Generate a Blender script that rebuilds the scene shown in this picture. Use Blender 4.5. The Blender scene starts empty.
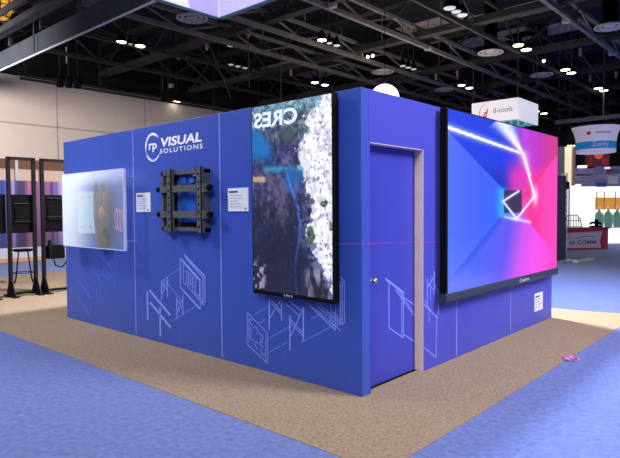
import bpy, bmesh, math, random
import numpy as np
from mathutils import Vector, Matrix
random.seed(7); rng = np.random.default_rng(11)
C = bpy.context.scene.collection
scene = bpy.context.scene
PI = math.pi

# ---------------------------------------------------------------- camera
F = 562.5
CAM = np.array([2.6413, -3.5422, 1.4944]); YAW, PIT, ROLL = 0.7324, -0.0354, -0.0070
fw = np.array([-math.sin(YAW)*math.cos(PIT), math.cos(YAW)*math.cos(PIT), math.sin(PIT)])
r0 = np.array([math.cos(YAW), math.sin(YAW), 0.0]); u0 = np.cross(r0, fw)
rt = r0*math.cos(ROLL)+u0*math.sin(ROLL); up = -r0*math.sin(ROLL)+u0*math.cos(ROLL)
cd = bpy.data.cameras.new('camera'); cam = bpy.data.objects.new('camera', cd); C.objects.link(cam)
M = Matrix(((rt[0], up[0], -fw[0], CAM[0]), (rt[1], up[1], -fw[1], CAM[1]), (rt[2], up[2], -fw[2], CAM[2]), (0, 0, 0, 1)))
cam.matrix_world = M
cd.sensor_fit = 'HORIZONTAL'; cd.sensor_width = 36; cd.lens = 36*F/620; cd.clip_end = 300
scene.camera = cam

def ray(px, py): return fw + rt*(px-310)/F - up*(py-229)/F
def on(ax, v, px, py):                      # the point of the plane axis=v seen at a photo pixel
    d = ray(px, py); t = (v-CAM[ax])/d[ax]; p = CAM+t*d
    return Vector(p)
def dep(px, py, t): return Vector(CAM+ray(px, py)*t)

# ---------------------------------------------------------------- materials
def lin(c):
    return tuple(((x/255)/12.92 if x/255 <= .04045 else ((x/255+.055)/1.055)**2.4) for x in c)
MATS = {}
def mat(name, col, rough=.6, metal=0, ns=0, na=.0, bump=0, emit=0, spec=.5, alpha=1, vcol=None, col2=None, bs=None, sheen=0):
    if name in MATS: return MATS[name]
    m = bpy.data.materials.new(name); m.use_nodes = True; nt = m.node_tree
    b = nt.nodes['Principled BSDF']
    c = lin(col)+(1,)
    b.inputs['Base Color'].default_value = c; b.inputs['Roughness'].default_value = rough
    b.inputs['Metallic'].default_value = metal; b.inputs['Specular IOR Level'].default_value = spec
    if sheen: b.inputs['Sheen Weight'].default_value = sheen
    if ns:
        tc = nt.nodes.new('ShaderNodeTexCoord'); n = nt.nodes.new('ShaderNodeTexNoise')
        n.inputs['Scale'].default_value = ns; n.inputs['Detail'].default_value = 6
        nt.links.new(tc.outputs['Object'], n.inputs['Vector'])
        cr = nt.nodes.new('ShaderNodeValToRGB'); cr.color_ramp.elements[0].position = .3; cr.color_ramp.elements[1].position = .7
        a = lin(col2) if col2 else tuple(x*(1-na) for x in c[:3])
        h = c[:3] if col2 else tuple(min(1, x*(1+na)) for x in c[:3])
        cr.color_ramp.elements[0].color = tuple(a)+(1,); cr.color_ramp.elements[1].color = tuple(h)+(1,)
        nt.links.new(n.outputs['Fac'], cr.inputs['Fac']); nt.links.new(cr.outputs['Color'], b.inputs['Base Color'])
        if bump:
            n2 = nt.nodes.new('ShaderNodeTexNoise'); n2.inputs['Scale'].default_value = bs or ns*6; n2.inputs['Detail'].default_value = 4
            nt.links.new(tc.outputs['Object'], n2.inputs['Vector'])
            bp = nt.nodes.new('ShaderNodeBump'); bp.inputs['Strength'].default_value = bump; bp.inputs['Distance'].default_value = .01
            nt.links.new(n2.outputs['Fac'], bp.inputs['Height']); nt.links.new(bp.outputs['Normal'], b.inputs['Normal'])
    if emit:
        b.inputs['Emission Color'].default_value = c; b.inputs['Emission Strength'].default_value = emit
    if vcol:
        at = nt.nodes.new('ShaderNodeAttribute'); at.attribute_name = vcol
        b.inputs['Base Color'].default_value = (.01, .01, .012, 1)
        nt.links.new(at.outputs['Color'], b.inputs['Emission Color']); b.inputs['Emission Strength'].default_value = emit or 1
    MATS[name] = m
    return m

blue = mat('booth_blue', (44, 76, 178), .42, ns=1.2, na=.05, spec=.5, sheen=.1)
blue_r = mat('booth_blue_right', (58, 64, 186), .5, ns=1.2, na=.05, spec=.4, sheen=.12)
door_blue = mat('door_blue', (58, 66, 178), .42, ns=1.5, na=.05, spec=.4)
seam_m = mat('seam_light', (150, 160, 235), .5, ns=4, na=.1)
line_m = mat('drawing_line', (140, 156, 246), .5, ns=4, na=.05)
line_f = mat('drawing_line_faint', (84, 108, 226), .5, ns=4, na=.05)
white_m = mat('white_print', (240, 243, 255), .5, ns=4, na=.03, emit=.05)
jamb_m = mat('jamb_wood', (226, 200, 188), .6, ns=6, na=.06)
black = mat('black_metal', (13, 14, 17), .6, .1, ns=9, na=.2, spec=.3)
blackm = mat('black_matte', (10, 10, 13), .9, ns=9, na=.2, spec=.15)
mount_m = mat('mount_metal', (84, 90, 92), .55, .2, ns=20, na=.15)
bezel_m = mat('led_bezel', (48, 58, 76), .5, .2, ns=10, na=.08)
chrome = mat('chrome', (200, 202, 206), .25, .9, ns=15, na=.1)
paper = mat('placard_paper', (222, 226, 240), .6, ns=8, na=.03)
ink = mat('placard_ink', (44, 52, 110), .6, ns=8, na=.05)
ink_l = mat('placard_ink_pale', (165, 172, 195), .6, ns=8, na=.05)
tan_c = mat('tan_carpet', (176, 156, 136), .95, ns=45, col2=(136, 121, 106), bump=1.0, bs=170, spec=.1)
blue_c = mat('blue_carpet', (88, 114, 196), .95, ns=22, col2=(54, 80, 166), bump=1.0, bs=150, spec=.1, sheen=.3)
wall_m = mat('hall_wall', (216, 200, 188), .8, ns=.6, na=.04)
joint_m = mat('wall_joint', (176, 158, 150), .8, ns=4, na=.05)
ceil_m = mat('ceiling_deck', (26, 27, 31), .85, ns=.35, na=.5)
beam_m = mat('truss_black', (54, 50, 45), .8, 0, ns=3, na=.3)
rail_m = mat('truss_grey', (116, 108, 100), .7, 0, ns=3, na=.25)
duct_m = mat('duct_dark', (58, 62, 72), .6, 0, ns=2, na=.3)
bulk_m = mat('bulkhead_slate', (64, 72, 84), .7, 0, ns=2, na=.15)
trimw = mat('trim_white', (226, 228, 236), .5, ns=4, na=.04)
deckpatch = mat('deck_patch', (226, 204, 184), .8, ns=2.5, col2=(150, 134, 122))
lens_m = mat('lamp_lens', (255, 244, 214), .5, ns=3, na=.02, emit=7)
lens_d = mat('lamp_lens_dim', (222, 220, 216), .5, ns=3, na=.02, emit=.28)
hoist_m = mat('hoist_shell', (150, 146, 150), .6, ns=5, na=.1, emit=.04)
rust = mat('clamp_tan', (170, 130, 104), .6, .2, ns=5, na=.2)
fabric = mat('sign_fabric', (238, 234, 240), .7, ns=2, na=.02, emit=.32)  # even glow added in place of hall light on the fabric
lav = mat('sign_lavender', (190, 184, 226), .7, ns=1.2, na=.08, emit=.5)  # glow stands in for lamplight on the overhead sign
teal = mat('sign_teal', (40, 150, 170), .7, ns=3, na=.1, emit=.2)
tealedge = mat('sign_edge', (60, 110, 110), .6, ns=3, na=.1)
red_o = mat('logo_red', (216, 70, 56), .6, ns=4, na=.1, emit=.1)
grey_t = mat('logo_grey', (92, 92, 100), .6, ns=4, na=.05)

# ---------------------------------------------------------------- mesh helpers
class MB:
    def __init__(s): s.v = []; s.f = []
    def add(s, vs, fs):
        o = len(s.v); s.v += [tuple(v) for v in vs]; s.f += [tuple(i+o for i in f) for f in fs]; return s
    def box(s, a, b):
        x0, y0, z0 = (min(a[i], b[i]) for i in range(3)); x1, y1, z1 = (max(a[i], b[i]) for i in range(3))
        return s.add([(x0,y0,z0),(x1,y0,z0),(x1,y1,z0),(x0,y1,z0),(x0,y0,z1),(x1,y0,z1),(x1,y1,z1),(x0,y1,z1)],
              [(3,2,1,0),(4,5,6,7),(0,1,5,4),(1,2,6,5),(2,3,7,6),(3,0,4,7)])
    def bar(s, p, q, w, h=None, hint=(0,0,1)):
        p = Vector(p); q = Vector(q); h = h or w; d = (q-p)
        if d.length < 1e-6: return s
        d.normalize(); n = Vector(hint)
        if abs(d.dot(n)) > .98: n = Vector((1,0,0))
        a = d.cross(n).normalized(); b = a.cross(d).normalized()
        a *= w/2; b *= h/2
        return s.add([p-a-b,p+a-b,p+a+b,p-a+b,q-a-b,q+a-b,q+a+b,q-a+b],
              [(0,1,2,3),(7,6,5,4),(4,5,1,0),(5,6,2,1),(6,7,3,2),(7,4,0,3)])
    def tube(s, pts, r, n=8, cap=True):
        pts = [Vector(p) for p in pts]; rings = []
        N = len(pts)
        ref = None
        vs = []; fs = []
        for i, p in enumerate(pts):
            d = (pts[min(i+1,N-1)]-pts[max(i-1,0)]).normalized()
            if ref is None: ref = Vector((0,0,1)) if abs(d.z) < .9 else Vector((1,0,0))
            a = d.cross(ref)
            if a.length < 1e-4: a = d.cross(Vector((1,.3,0)))
            a.normalize(); b = a.cross(d).normalized(); ref = b
            rr = r[i] if isinstance(r, (list, tuple)) else r
            for k in range(n):
                t = 2*PI*k/n; vs.append(p+a*rr*math.cos(t)+b*rr*math.sin(t))
        for i in range(N-1):
            for k in range(n):
                fs.append((i*n+k, i*n+(k+1)%n, (i+1)*n+(k+1)%n, (i+1)*n+k))
        if cap: fs.append(tuple(range(n-1,-1,-1))); fs.append(tuple((N-1)*n+k for k in range(n)))
        return s.add(vs, fs)
    def lathe(s, c, prof, n=24, a0=0, a1=2*PI):
        c = Vector(c); full = abs(a1-a0-2*PI) < 1e-6; m = n if full else n+1
        vs = []; fs = []
        for (r, z) in prof:
            for k in range(m):
                t = a0+(a1-a0)*k/n; vs.append(c+Vector((r*math.cos(t), r*math.sin(t), z)))
        for i in range(len(prof)-1):
            for k in range(n):
                k2 = (k+1) % m
                fs.append((i*m+k, i*m+k2, (i+1)*m+k2, (i+1)*m+k))
        return s.add(vs, fs)
    def prism(s, poly, d):                 # poly: 3-D points, d: extrusion vector
        n = len(poly); d = Vector(d); P = [Vector(p) for p in poly]
        return s.add(P+[p+d for p in P], [tuple(range(n-1,-1,-1)), tuple(range(n,2*n))]+[(i,(i+1)%n,n+(i+1)%n,n+i) for i in range(n)])
    def build(s, name, m, parent=None, smooth=False, bevel=0):
        me = bpy.data.meshes.new(name); me.from_pydata(s.v, [], s.f); me.validate()
        bm = bmesh.new(); bm.from_mesh(me); bmesh.ops.recalc_face_normals(bm, faces=bm.faces); bm.to_mesh(me); bm.free()
        o = bpy.data.objects.new(name, me); C.objects.link(o)
        if m: me.materials.append(m)
        if smooth:
            for p in me.polygons: p.use_smooth = True
        if bevel:
            b = o.modifiers.new('bevel', 'BEVEL'); b.width = bevel; b.segments = 2; b.limit_method = 'ANGLE'
        if parent is not None:
            o.parent = parent; o.matrix_parent_inverse = Matrix.Translation(parent.location).inverted()
        return o

def thing(name, label, cat, loc, group=None):
    o = bpy.data.objects.new(name, None); C.objects.link(o); o.location = loc; o.empty_display_size = .2
    o['label'] = label; o['category'] = cat
    if group: o['group'] = group
    return o
def tag(o, label, cat, group=None, kind=None):
    o['label'] = label; o['category'] = cat
    if group: o['group'] = group
    if kind: o['kind'] = kind
    return o
def struct(o, label, cat='building structure'):
    o['kind'] = 'structure'; o['label'] = label; o['category'] = cat
    return o
def text(body, U, V, rect, n=(0,0,0), off=0.0, mirror=False, shear=0, spacing=1.0):
    """lettering fitted in a rect: U(u,v)->3-D point; rect = (u0,u1,v0,v1)"""
    cu = bpy.data.curves.new('t', 'FONT'); cu.body = body; cu.offset = off; cu.shear = shear; cu.space_character = spacing; cu.resolution_u = 3
    o = bpy.data.objects.new('t', cu); C.objects.link(o)
    dg = bpy.context.evaluated_depsgraph_get(); dg.update()
    me = bpy.data.meshes.new_from_object(o.evaluated_get(dg))
    vs = [tuple(v.co) for v in me.vertices]; fs = [tuple(p.vertices) for p in me.polygons]
    bpy.data.objects.remove(o); bpy.data.curves.remove(cu); bpy.data.meshes.remove(me)
    xs = [v[0] for v in vs]; ys = [v[1] for v in vs]; x0, x1, y0, y1 = min(xs), max(xs), min(ys), max(ys)
    out = []
    for v in vs:
        a = (v[0]-x0)/(x1-x0); b = (v[1]-y0)/(y1-y0)
        if mirror: a = 1-a
        out.append(U(rect[0]+a*(rect[1]-rect[0]), rect[2]+b*(rect[3]-rect[2])))
    mb = MB(); mb.add(out, fs)
    return mb

def polyline_wall(mb, plane, axis, pts, w, proud):
    """strips lying on a wall plane (axis=0: x=plane facing +x, axis=1: y=plane facing -y)"""
    P = [on(axis, plane, *p) for p in pts]
    hint = (1,0,0) if axis == 0 else (0,-1,0)
    off = Vector(hint)*proud*.5
    for a, b in zip(P[:-1], P[1:]):
        mb.bar(a+off, b+off, w, proud, hint=hint)

# ---------------------------------------------------------------- hall shell
f = MB().box((-60,-40,-.1),(60,80,0)).build('floor', blue_c); struct(f, 'blue carpeted exhibition hall floor', 'floor')
cp = MB().prism([(-11.2,-.945,0),(.85,-.945,0),(.86,on(2,0,619.5,313.2).y,0),(0,on(2,0,556,308.4).y,0),(-11.2,5.0,0)], (0,0,.004)).build('tan_carpet', tan_c)
tag(cp, 'tan carpet laid under and around the blue booth', 'carpet')

WX = -28.2
w = MB().box((WX-.3,4.9,0),(WX,70,8.5)).build('wall_left', wall_m); struct(w, 'tall beige hall partition wall at left', 'wall')
w2 = MB().box((WX-.15,-30,0),(WX-.1,4.9,8.5)).build('wall_left_return', mat('hall_wall_pink', (206, 180, 172), .8, ns=.6, na=.05)); struct(w2, 'pinkish end section of the beige hall wall', 'wall')
hj = on(0, WX, 30, 124.6).z
j = MB().box((WX,4.9,hj-.04),(WX+.012,70,hj+.04))
for y in (4.95, 10.2, 15.6, 21, 26.4): j.box((WX,y-.025,0),(WX+.012,y+.025,8.5))
j = j.build('trim_1', joint_m); struct(j, 'panel joints across the beige hall wall', 'trim')
w3 = MB().box((-60,69,0),(60,69.3,13)).build('wall_back', mat('hall_far', (84, 78, 96), .9, ns=.3, na=.3)); struct(w3, 'dark far end wall of the hall', 'wall')
ce = MB().box((-60,-40,11.6),(60,80,11.8)).build('ceiling', ceil_m); struct(ce, 'black painted hall ceiling deck', 'ceiling')
# header between roof and wall top
hd = MB().box((WX-.3,4.9,8.5),(WX,70,11.6)).build('wall_upper_left', mat('dark_header', (15,15,18), .9, ns=1, na=.3)); struct(hd, 'black band above the beige wall', 'wall')

# unpainted ceiling patches
pm = MB()
for (a, b) in (((255,66),(306,70)), ((505,14),(530,11)), ((532,33),(560,30)), ((300,71),(350,74)), ((392,82),(410,78)), ((425,27),(450,22)), ((487,40),(507,36))):
    p = on(2, 11.55, *a); q = on(2, 11.55, *b)
    cx, cy = (p.x+q.x)/2, (p.y+q.y)/2
    pm.box((cx-2.1, cy-.9, 11.54), (cx+2.1, cy+.9, 11.6))
pm = pm.build('ceiling_panel', deckpatch); struct(pm, 'bare tan panels in the black ceiling', 'ceiling')

# bulkhead (air-wall track) with pale lower edge
bh = MB().box((-60,5.65,7.5),(8,5.7,8.25)).box((-60,5.7,7.75),(8,5.95,8.2)).build('beam_header', bulk_m); struct(bh, 'slate grey bulkhead beam crossing the hall at upper left', 'beam')
bt = MB().box((-60,5.60,7.44),(8,5.65,7.49)).build('trim_2', trimw); struct(bt, 'pale lower edge of the slate bulkhead beam', 'trim')
k = MB()
for z, y, rr in ((8.75,5.3,.22),(9.5,3.9,.2),(8.9,4.6,.12),(10.2,4.4,.4),(9.4,5.2,.15),(8.5,4.9,.08)): k.tube([(-60,y,z),(6,y,z)], rr, 12)
for x in range(-58, 6, 3): k.bar((x,5.6,8.25),(x,5.6,11.6),.12); k.bar((x,5.2,9.2),(x,5.2,11.6),.05); k.bar((x,3.9,9.5),(x+1.2,5.6,8.6),.07)
k = k.build('ceiling_pipework', duct_m); struct(k, 'dark ducts and pipes above the bulkhead beam', 'ceiling')
k = MB()
for (px, py) in ((18,74),(20,78)):
    p = on(0, -27.2, px, py); k.tube([(p.x,p.y,p.z),(p.x,60,p.z)], .07, 8)
    for yy in np.arange(p.y+.3, 60, 4): k.bar((p.x,yy,p.z),(p.x,yy,11.6),.03)
k = k.build('pipe_rail', beam_m); tag(k, 'pair of dark lighting pipes running above the beige wall', 'pipe')

# trusses: along Y (rails) and along X (beams)
def truss_y(x, y0, y1, z, hgt, cw, m, name, label, step=2.2):
    t = MB(); t.box((x-cw/2,y0,z-.09),(x+cw/2,y1,z+.09)); t.box((x-cw/2,y0,z+hgt-.07),(x+cw/2,y1,z+hgt+.07))
    y = y0; s = 0
    while y < y1-.1:
        ye = min(y+step, y1); a, b = ((z, z+hgt) if s % 2 == 0 else (z+hgt, z))
        t.bar((x,y,a),(x,ye,b),.07); y = ye; s += 1
    for y in np.arange(y0+3, y1, 6.0): t.bar((x,y,z+hgt),(x,y,11.6),.06)
    struct(t.build(name, m), label, 'roof truss')
def truss_x(y, x0, x1, z, hgt, cw, m, name, label, step=2.4, ch=.14):
    t = MB(); t.box((x0,y-cw/2,z-ch),(x1,y+cw/2,z+ch)); t.box((x0,y-cw/2,z+hgt-ch*.6),(x1,y+cw/2,z+hgt+ch*.6))
    x = x0; s = 0
    while x < x1-.1:
        xe = min(x+step, x1); a, b = ((z, z+hgt) if s % 2 == 0 else (z+hgt, z))
        t.bar((x,y,a),(xe,y,b),.09); x = xe; s += 1
    for x in np.arange(x0+3, x1, 7.0): t.bar((x,y,z+hgt),(x,y,11.6),.08)
    struct(t.build(name, m), label, 'roof truss')
for i, (x, m) in enumerate(((-24.2,beam_m),(-20.6,beam_m),(-17.16,rail_m),(-14.44,rail_m),(-11.0,rail_m),(-8.2,beam_m),(-4.79,rail_m),(-1.5,beam_m))):
    truss_y(x, 6.2 if x > -15 else 6.2, 66, 9.0, .7 if m is rail_m else 1.5, .16 if m is rail_m else .12, m, 'ceiling_beam', 'long roof truss running away from the camera, row %s from the beige wall' % ('first','second','third','fourth','fifth','sixth','seventh','eighth')[i])
for i, y in enumerate((12.9, 19.05, 25.3, 31.4, 37.6, 44)):
    truss_x(y, WX, 20, 9.35, 1.7, .42, beam_m, 'cross_beam', 'wide black cross beam of the roof, %s one from the bulkhead' % ('first','second','third','fourth','fifth','sixth')[i])
p = on(1, 36, 555, 123.5)
truss_x(36, p.x, 22, p.z, .16, .06, mat('truss_silver', (120,120,126), .4, .5, ns=4, na=.1), 'silver_beam', 'thin silver truss behind the round hanging sign', ch=.06)

# ---------------------------------------------------------------- ceiling fixtures
def lamp(px, py, label, lit=True, r=.24, z=9.0, group=None):
    p = on(2, z, px, py)
    t = thing('high_bay_lamp', label, 'ceiling lamp', (p.x,p.y,p.z), group)
    MB().lathe(p, [(0,.42),(.06*r/.24,.42),(r*.55,.3),(r*.98,.04),(r*1.02,0),(r*.9,0)], 20).build('housing', blackm, t, True)
    MB().lathe(p, [(r*.95,.01),(r*.85,-.025),(r*.5,-.05),(0,-.055)], 20).build('lens', lens_m if lit else lens_d, t, True)
    MB().tube([(p.x,p.y,p.z+.42),(p.x,p.y,11.6)], .02, 6).build('rod', beam_m, t)
    return t
lamp(121,42,'lit ceiling lamp, left one of the pair high above the beige wall')
lamp(140,46,'lit ceiling lamp, right one of the pair high above the beige wall')
lamp(130.5,44,'tiny dim lamp between the lit pair above the beige wall', False, .1)
lamp(231,45.5,'dim white lamp above the row of three over the booth lettering', False, .2)
lamp(231,64.5,'first dim lamp of the row of three above the booth lettering', False, .16)
lamp(238,66.2,'middle dim lamp of the row of three above the booth lettering', False, .16)
lamp(245,67.8,'last dim lamp of the row of three above the booth lettering', False, .16)
lamp(315,82.5,'lit ceiling lamp just above the tall cliff screen, left of its pair')
lamp(325,85,'lit ceiling lamp just above the tall cliff screen, right of its pair')
lamp(322,40,'brightest lamp of a row of three over the tall cliff screen', True, .22)
lamp(329.4,43,'smallest dim lamp in the middle of the row over the tall cliff screen', False, .14)
lamp(336.6,45.4,'dim lamp ending the row of three over the tall cliff screen', False, .18)
lamp(449.7,8,'first white lamp of the row at the top edge over the big video screen', False, .25)
lamp(456.3,11.5,'second white lamp of the row at the top edge over the big video screen', False, .2)
lamp(462.2,15,'third white lamp of the row at the top edge over the big video screen', False, .23)
lamp(402.7,65.8,'first small dim lamp of the row above the glowing white globe', False, .17)
lamp(408.2,67.4,'second small dim lamp of the row above the glowing white globe', False, .17)
lamp(413.6,69,'third small dim lamp of the row above the glowing white globe', False, .17)
lamp(461.5,85.3,'lit lamp left of the pair over the upper left of the big video screen')
lamp(469.3,88,'lit lamp right of the pair over the upper left of the big video screen')
lamp(518.3,45.2,'large lit lamp, upper left of the pair high above the white box sign', True, .26)
lamp(526.3,49.7,'large lit lamp, lower right of the pair high above the white box sign', True, .26)
lamp(565.3,69.8,'lit lamp, upper left of the pair up right of the white box sign', True, .26)
lamp(571.3,73,'lit lamp, lower right of the pair up right of the white box sign', True, .26)
lamp(598.3,88.3,'lit lamp, upper left of the pair above the round hanging sign', True, .27)
lamp(603.8,90.6,'lit lamp, lower right of the pair above the round hanging sign', True, .27)
lamp(536,111.5,'far lit lamp peeking out beside the white box sign', True, .28)
lamp(544,113.5,'far lit lamp second one out from the white box sign', True, .28)
lamp(176.5,101.8,'warm lamp low beside the black can lights over the booth top', True, .26, 8.4)

def can(px, py, label, z=7.6, r=.16, h=.55, group='black can lights'):
    p = on(2, z, px, py)
    t = thing('can_light', label, 'can light', (p.x,p.y,p.z), group)
    MB().lathe(p, [(0,h),(r*.8,h),(r,h*.92),(r,0),(r*.86,0),(r*.8,.1),(0,.1)], 16).build('housing', blackm, t, True)
    MB().lathe(p, [(r*.8,.06),(0,.05)], 16).build('lens', mat('can_lens', (120,118,120), .4, ns=4, na=.1, emit=.2), t)
    MB().tube([(p.x,p.y,p.z+h),(p.x,p.y,11.6)], .025, 6).build('rod', beam_m, t)
for i, (a, b) in enumerate(((60,87),(68.8,87.6),(77.6,88.2))):
    can(a, b, '%s black can light of the three hanging in front of the beige wall' % ('left','middle','right')[i])
can(163,101.5,'black can light, left of the pair against the beige wall above the booth', 7.7, .12)
can(168.5,101.8,'black can light, right of the pair against the beige wall above the booth', 7.7, .12)

def hoist(px, py, label, z=9.0, sc=.75):
    p = on(2, z, px, py)
    t = thing('rigging_hoist', label, 'hoist', (p.x,p.y,p.z), 'white hoists on the roof rails')
    MB().box((p.x-.24*sc,p.y-.16*sc,p.z-.16*sc),(p.x+.24*sc,p.y+.16*sc,p.z+.12*sc)).build('motor_case', hoist_m, t, bevel=.05)
    MB().box((p.x-.07,p.y-.07,p.z+.1),(p.x+.07,p.y+.07,p.z+.3)).build('hook_block', black, t)
    MB().tube([(p.x,p.y,p.z+.3),(p.x,p.y,11.6)], .015, 6).build('chain', beam_m, t)
hoist(428,48,'white hoist on the rail above the big video screen left corner', sc=.7)
hoist(567,20,'white hoist on the rail near the top right corner, upper one')
hoist(612.5,53,'white hoist on the rail at the right edge, lower one')
hoist(171,85.5,'white hoist just above the pair of black can lights', 8.9)
hoist(332.5,5,'white hoist at the top edge over the tall cliff screen', sc=.7)

def tan_clamp(px, py, label, z=9.1):
    p = on(2, z, px, py)
    t = thing('beam_clamp', label, 'clamp', (p.x,p.y,p.z), 'tan beam clamps')
    MB().box((p.x-.07,p.y-.07,p.z-.12),(p.x+.07,p.y+.07,p.z+.2)).build('clamp_body', rust, t, bevel=.03)
    MB().lathe(p, [(.03,-.12),(.045,-.16),(.03,-.2),(0,-.2)], 10).build('shackle', chrome, t)
    MB().tube([(p.x,p.y,p.z+.2),(p.x,p.y,11.6)], .012, 5).build('rod', beam_m, t)
tan_clamp(178.5,56,'tan clamp far left on the cross beam under the round vent')
tan_clamp(207,46,'tan clamp on the cross beam right of the round vent')
tan_clamp(248,33.5,'tan clamp on the cross beam under the big overhead sign corner')
tan_clamp(361.5,57,'tan clamp left of the tiny twin light over the booth corner')
tan_clamp(436,76.5,'tan clamp left of the lit pair over the big video screen')
tan_clamp(457.5,74,'tan clamp above the lit pair over the big video screen')
tan_clamp(580.5,52,'tan clamp below the right hand roof rail')
tan_clamp(291,72,'tan clamp above the mirrored lettering of the cliff screen')
tan_clamp(590,78,'tan clamp near the right edge left of the lit pair')
tan_clamp(616,75,'tan clamp at the right edge above the round hanging sign')

def diffuser(px, py, label, z=8.85, R=.6, drop=True):
    p = on(2, z, px, py)
    t = thing('round_air_diffuser', label, 'air vent', (p.x,p.y,p.z), 'round ceiling air diffusers')
    m = mat('diffuser_metal', (190,180,172), .6, 0, ns=5, na=.25)
    MB().lathe(p, [(R*.8,.07),(R,.03),(R,-.02),(R*.86,0),(R*.8,.05)], 28).build('outer_ring', m, t, True)
    MB().lathe(p, [(R*.72,.06),(R*.66,.0),(R*.54,.01),(R*.48,.06)], 28).build('middle_ring', m, t, True)
    MB().lathe(p, [(R*.4,.05),(R*.3,-.01),(0,-.015)], 24).build('inner_cone', m, t, True)
    MB().lathe(p, [(R*.82,.065),(R*.5,.08),(R*.5,11.6-p.z)], 24).build('duct', blackm, t, True)
diffuser(192,18.5,'round air vent directly below the overhead sign left edge')
diffuser(382.6,72,'round air vent above the glowing white globe')
diffuser(443.5,90,'round air vent nearest the top left corner of the big video screen')
diffuser(490.5,52.8,'round air vent left of the brightest lamp pair')
diffuser(541.5,75.2,'round air vent above the white box sign')
diffuser(610,27,'round air vent cut by the right edge of the view')

def twin(px, py, label, z=9.2):
    p = on(2, z, px, py)
    t = thing('twin_emergency_light', label, 'ceiling lamp', (p.x,p.y,p.z), 'tiny twin lights')
    MB().box((p.x-.2,p.y-.05,p.z),(p.x+.2,p.y+.05,p.z+.14)).build('body', blackm, t)
    for s in (-1,1): MB().lathe((p.x+s*.15,p.y-.02,p.z-.02), [(0,.08),(.06,.06),(.08,0),(.05,-.06),(0,-.08)], 12).build('lamp_head', lens_m, t, True)
    MB().tube([(p.x,p.y,p.z+.14),(p.x,p.y,11.6)], .015, 5).build('rod', beam_m, t)
twin(541,61.3,'tiny twin light between two lit lamp pairs, above the white box sign')
twin(370.5,56,'tiny twin light over the booth corner')

# bridle cables
cab = mat('cable_steel', (70,70,76), .8, 0, ns=8, na=.1)
CB = [((228.6,18),(280,55),'steel cable slanting down right from the overhead sign corner'),
      ((281,54),(281,100),'vertical steel cable dropping behind the tall cliff screen'),
      ((248,36),(249.5,88),'vertical steel cable above the mirrored lettering'),
      ((210,47),(231,98),'steel cable slanting down to the booth top seam'),
      ((183.5,58),(213,86),'steel cable slanting down right of the black can lights'),
      ((33.5,0),(34,52),'vertical thin cable in front of the slate bulkhead'),
      ((66,47),(66.5,63),'short pale rod hanging below the bulkhead near the can lights'),
      ((280,55),(300,26),'steel cable rising right to the roof rail'),
      ((291,74),(310,92),'steel cable slanting behind the tall cliff screen top'),
      ((581,54),(600,80),'steel cable slanting down from the right hand clamp')]
for i, (a, b, lb) in enumerate(CB):
    yy = 9.0
    if i == 5: p, q = on(1, 5.5, *a), on(1, 5.5, *b)
    elif i == 6: p, q = on(1, 9.0, *a), on(1, 9.0, *b)
    else:
        p = on(2, 9.0, *a); d = (Vector(CAM)-p).length; q0 = ray(*b); tt = np.linalg.norm(np.array(p)-CAM)/np.linalg.norm(q0); q = Vector(CAM+q0*tt)
    tag(MB().tube([p, q], .022 if i not in (5,6) else .03, 6).build('rigging_cable', cab if i != 6 else trimw), lb, 'cable', 'rigging cables')

# amber lattice lantern in the upper left corner
p = on(1, 4.9, 2, 6)
t = thing('amber_lantern', 'amber glowing caged lantern cut by the top left corner', 'lantern', (p.x,p.y,p.z-.6))
MB().lathe((p.x,p.y,p.z-.55), [(0,0),(.22,.06),(.42,.4),(.46,.9),(.3,1.5),(0,1.7)], 14).build('glowing_shade', mat('amber_glow', (244,176,70), .5, ns=3.5, col2=(130,80,24), emit=.0), t, True)
am = MATS['amber_glow']; nt = am.node_tree; b = nt.nodes['Principled BSDF']; nt.links.new(b.inputs['Base Color'].links[0].from_socket, b.inputs['Emission Color']); b.inputs['Emission Strength'].default_value = 1.1
g = MB()
for kk in range(10):
    a = 2*PI*kk/10; a2 = a+.55
    g.tube([(p.x+.03+.47*math.cos(a+s*(a2-a))*math.sin(PI*(.12+.76*s))**.5, p.y+.47*math.sin(a+s*(a2-a))*math.sin(PI*(.12+.76*s))**.5, p.z-.55+1.7*s) for s in np.linspace(.02,.95,9)], .022, 6)
for zz, rr in ((.1,.3),(.5,.47),(1.0,.48),(1.45,.33)):
    g.tube([(p.x+rr*math.cos(q), p.y+rr*math.sin(q), p.z-.55+zz) for q in np.linspace(0,2*PI,17)], .02, 6)
g.build('cage', blackm, t)
MB().tube([(p.x,p.y,p.z+1.1),(p.x,p.y,11.6)], .03, 6).build('cord', blackm, t)

# ---------------------------------------------------------------- overhead square sign (hollow ring)
SX, SY, SZ = -4.36, 2.15, 4.492
t = thing('overhead_square_sign', 'large white and lavender square hanging sign at the top centre, seen from below', 'hanging sign', (SX+2,SY-2,SZ))
S = 4.0; th = .06; H = 1.2
fab2 = mat('sign_overhead', (232,228,240), .7, ns=1.5, na=.03, emit=.42)  # unlit fabric given a glow to imitate the lamps shining on it
MB().box((SX-th,SY-S,SZ),(SX,SY,SZ+H)).build('left_panel', fab2, t)
MB().box((SX-th,SY,SZ),(SX+S,SY+th,SZ+H)).build('far_panel', lav, t)
MB().box((SX,SY-S-th,SZ),(SX+S+th,SY-S,SZ+H)).build('near_panel', fabric, t)
MB().box((SX+S,SY-S,SZ),(SX+S+th,SY+th,SZ+H)).build('right_panel', fabric, t)
MB().prism([(SX+.004,SY-.02,SZ),(SX+.004,SY-.55,SZ),(SX+.004,SY-.95,SZ+H),(SX+.004,SY-.02,SZ+H)], (.004,0,0)).build('printed_wedge', mat('sign_lavender_pale', (176,168,216), .7, ns=1.2, na=.06, emit=.5), t)
e = MB()
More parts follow.
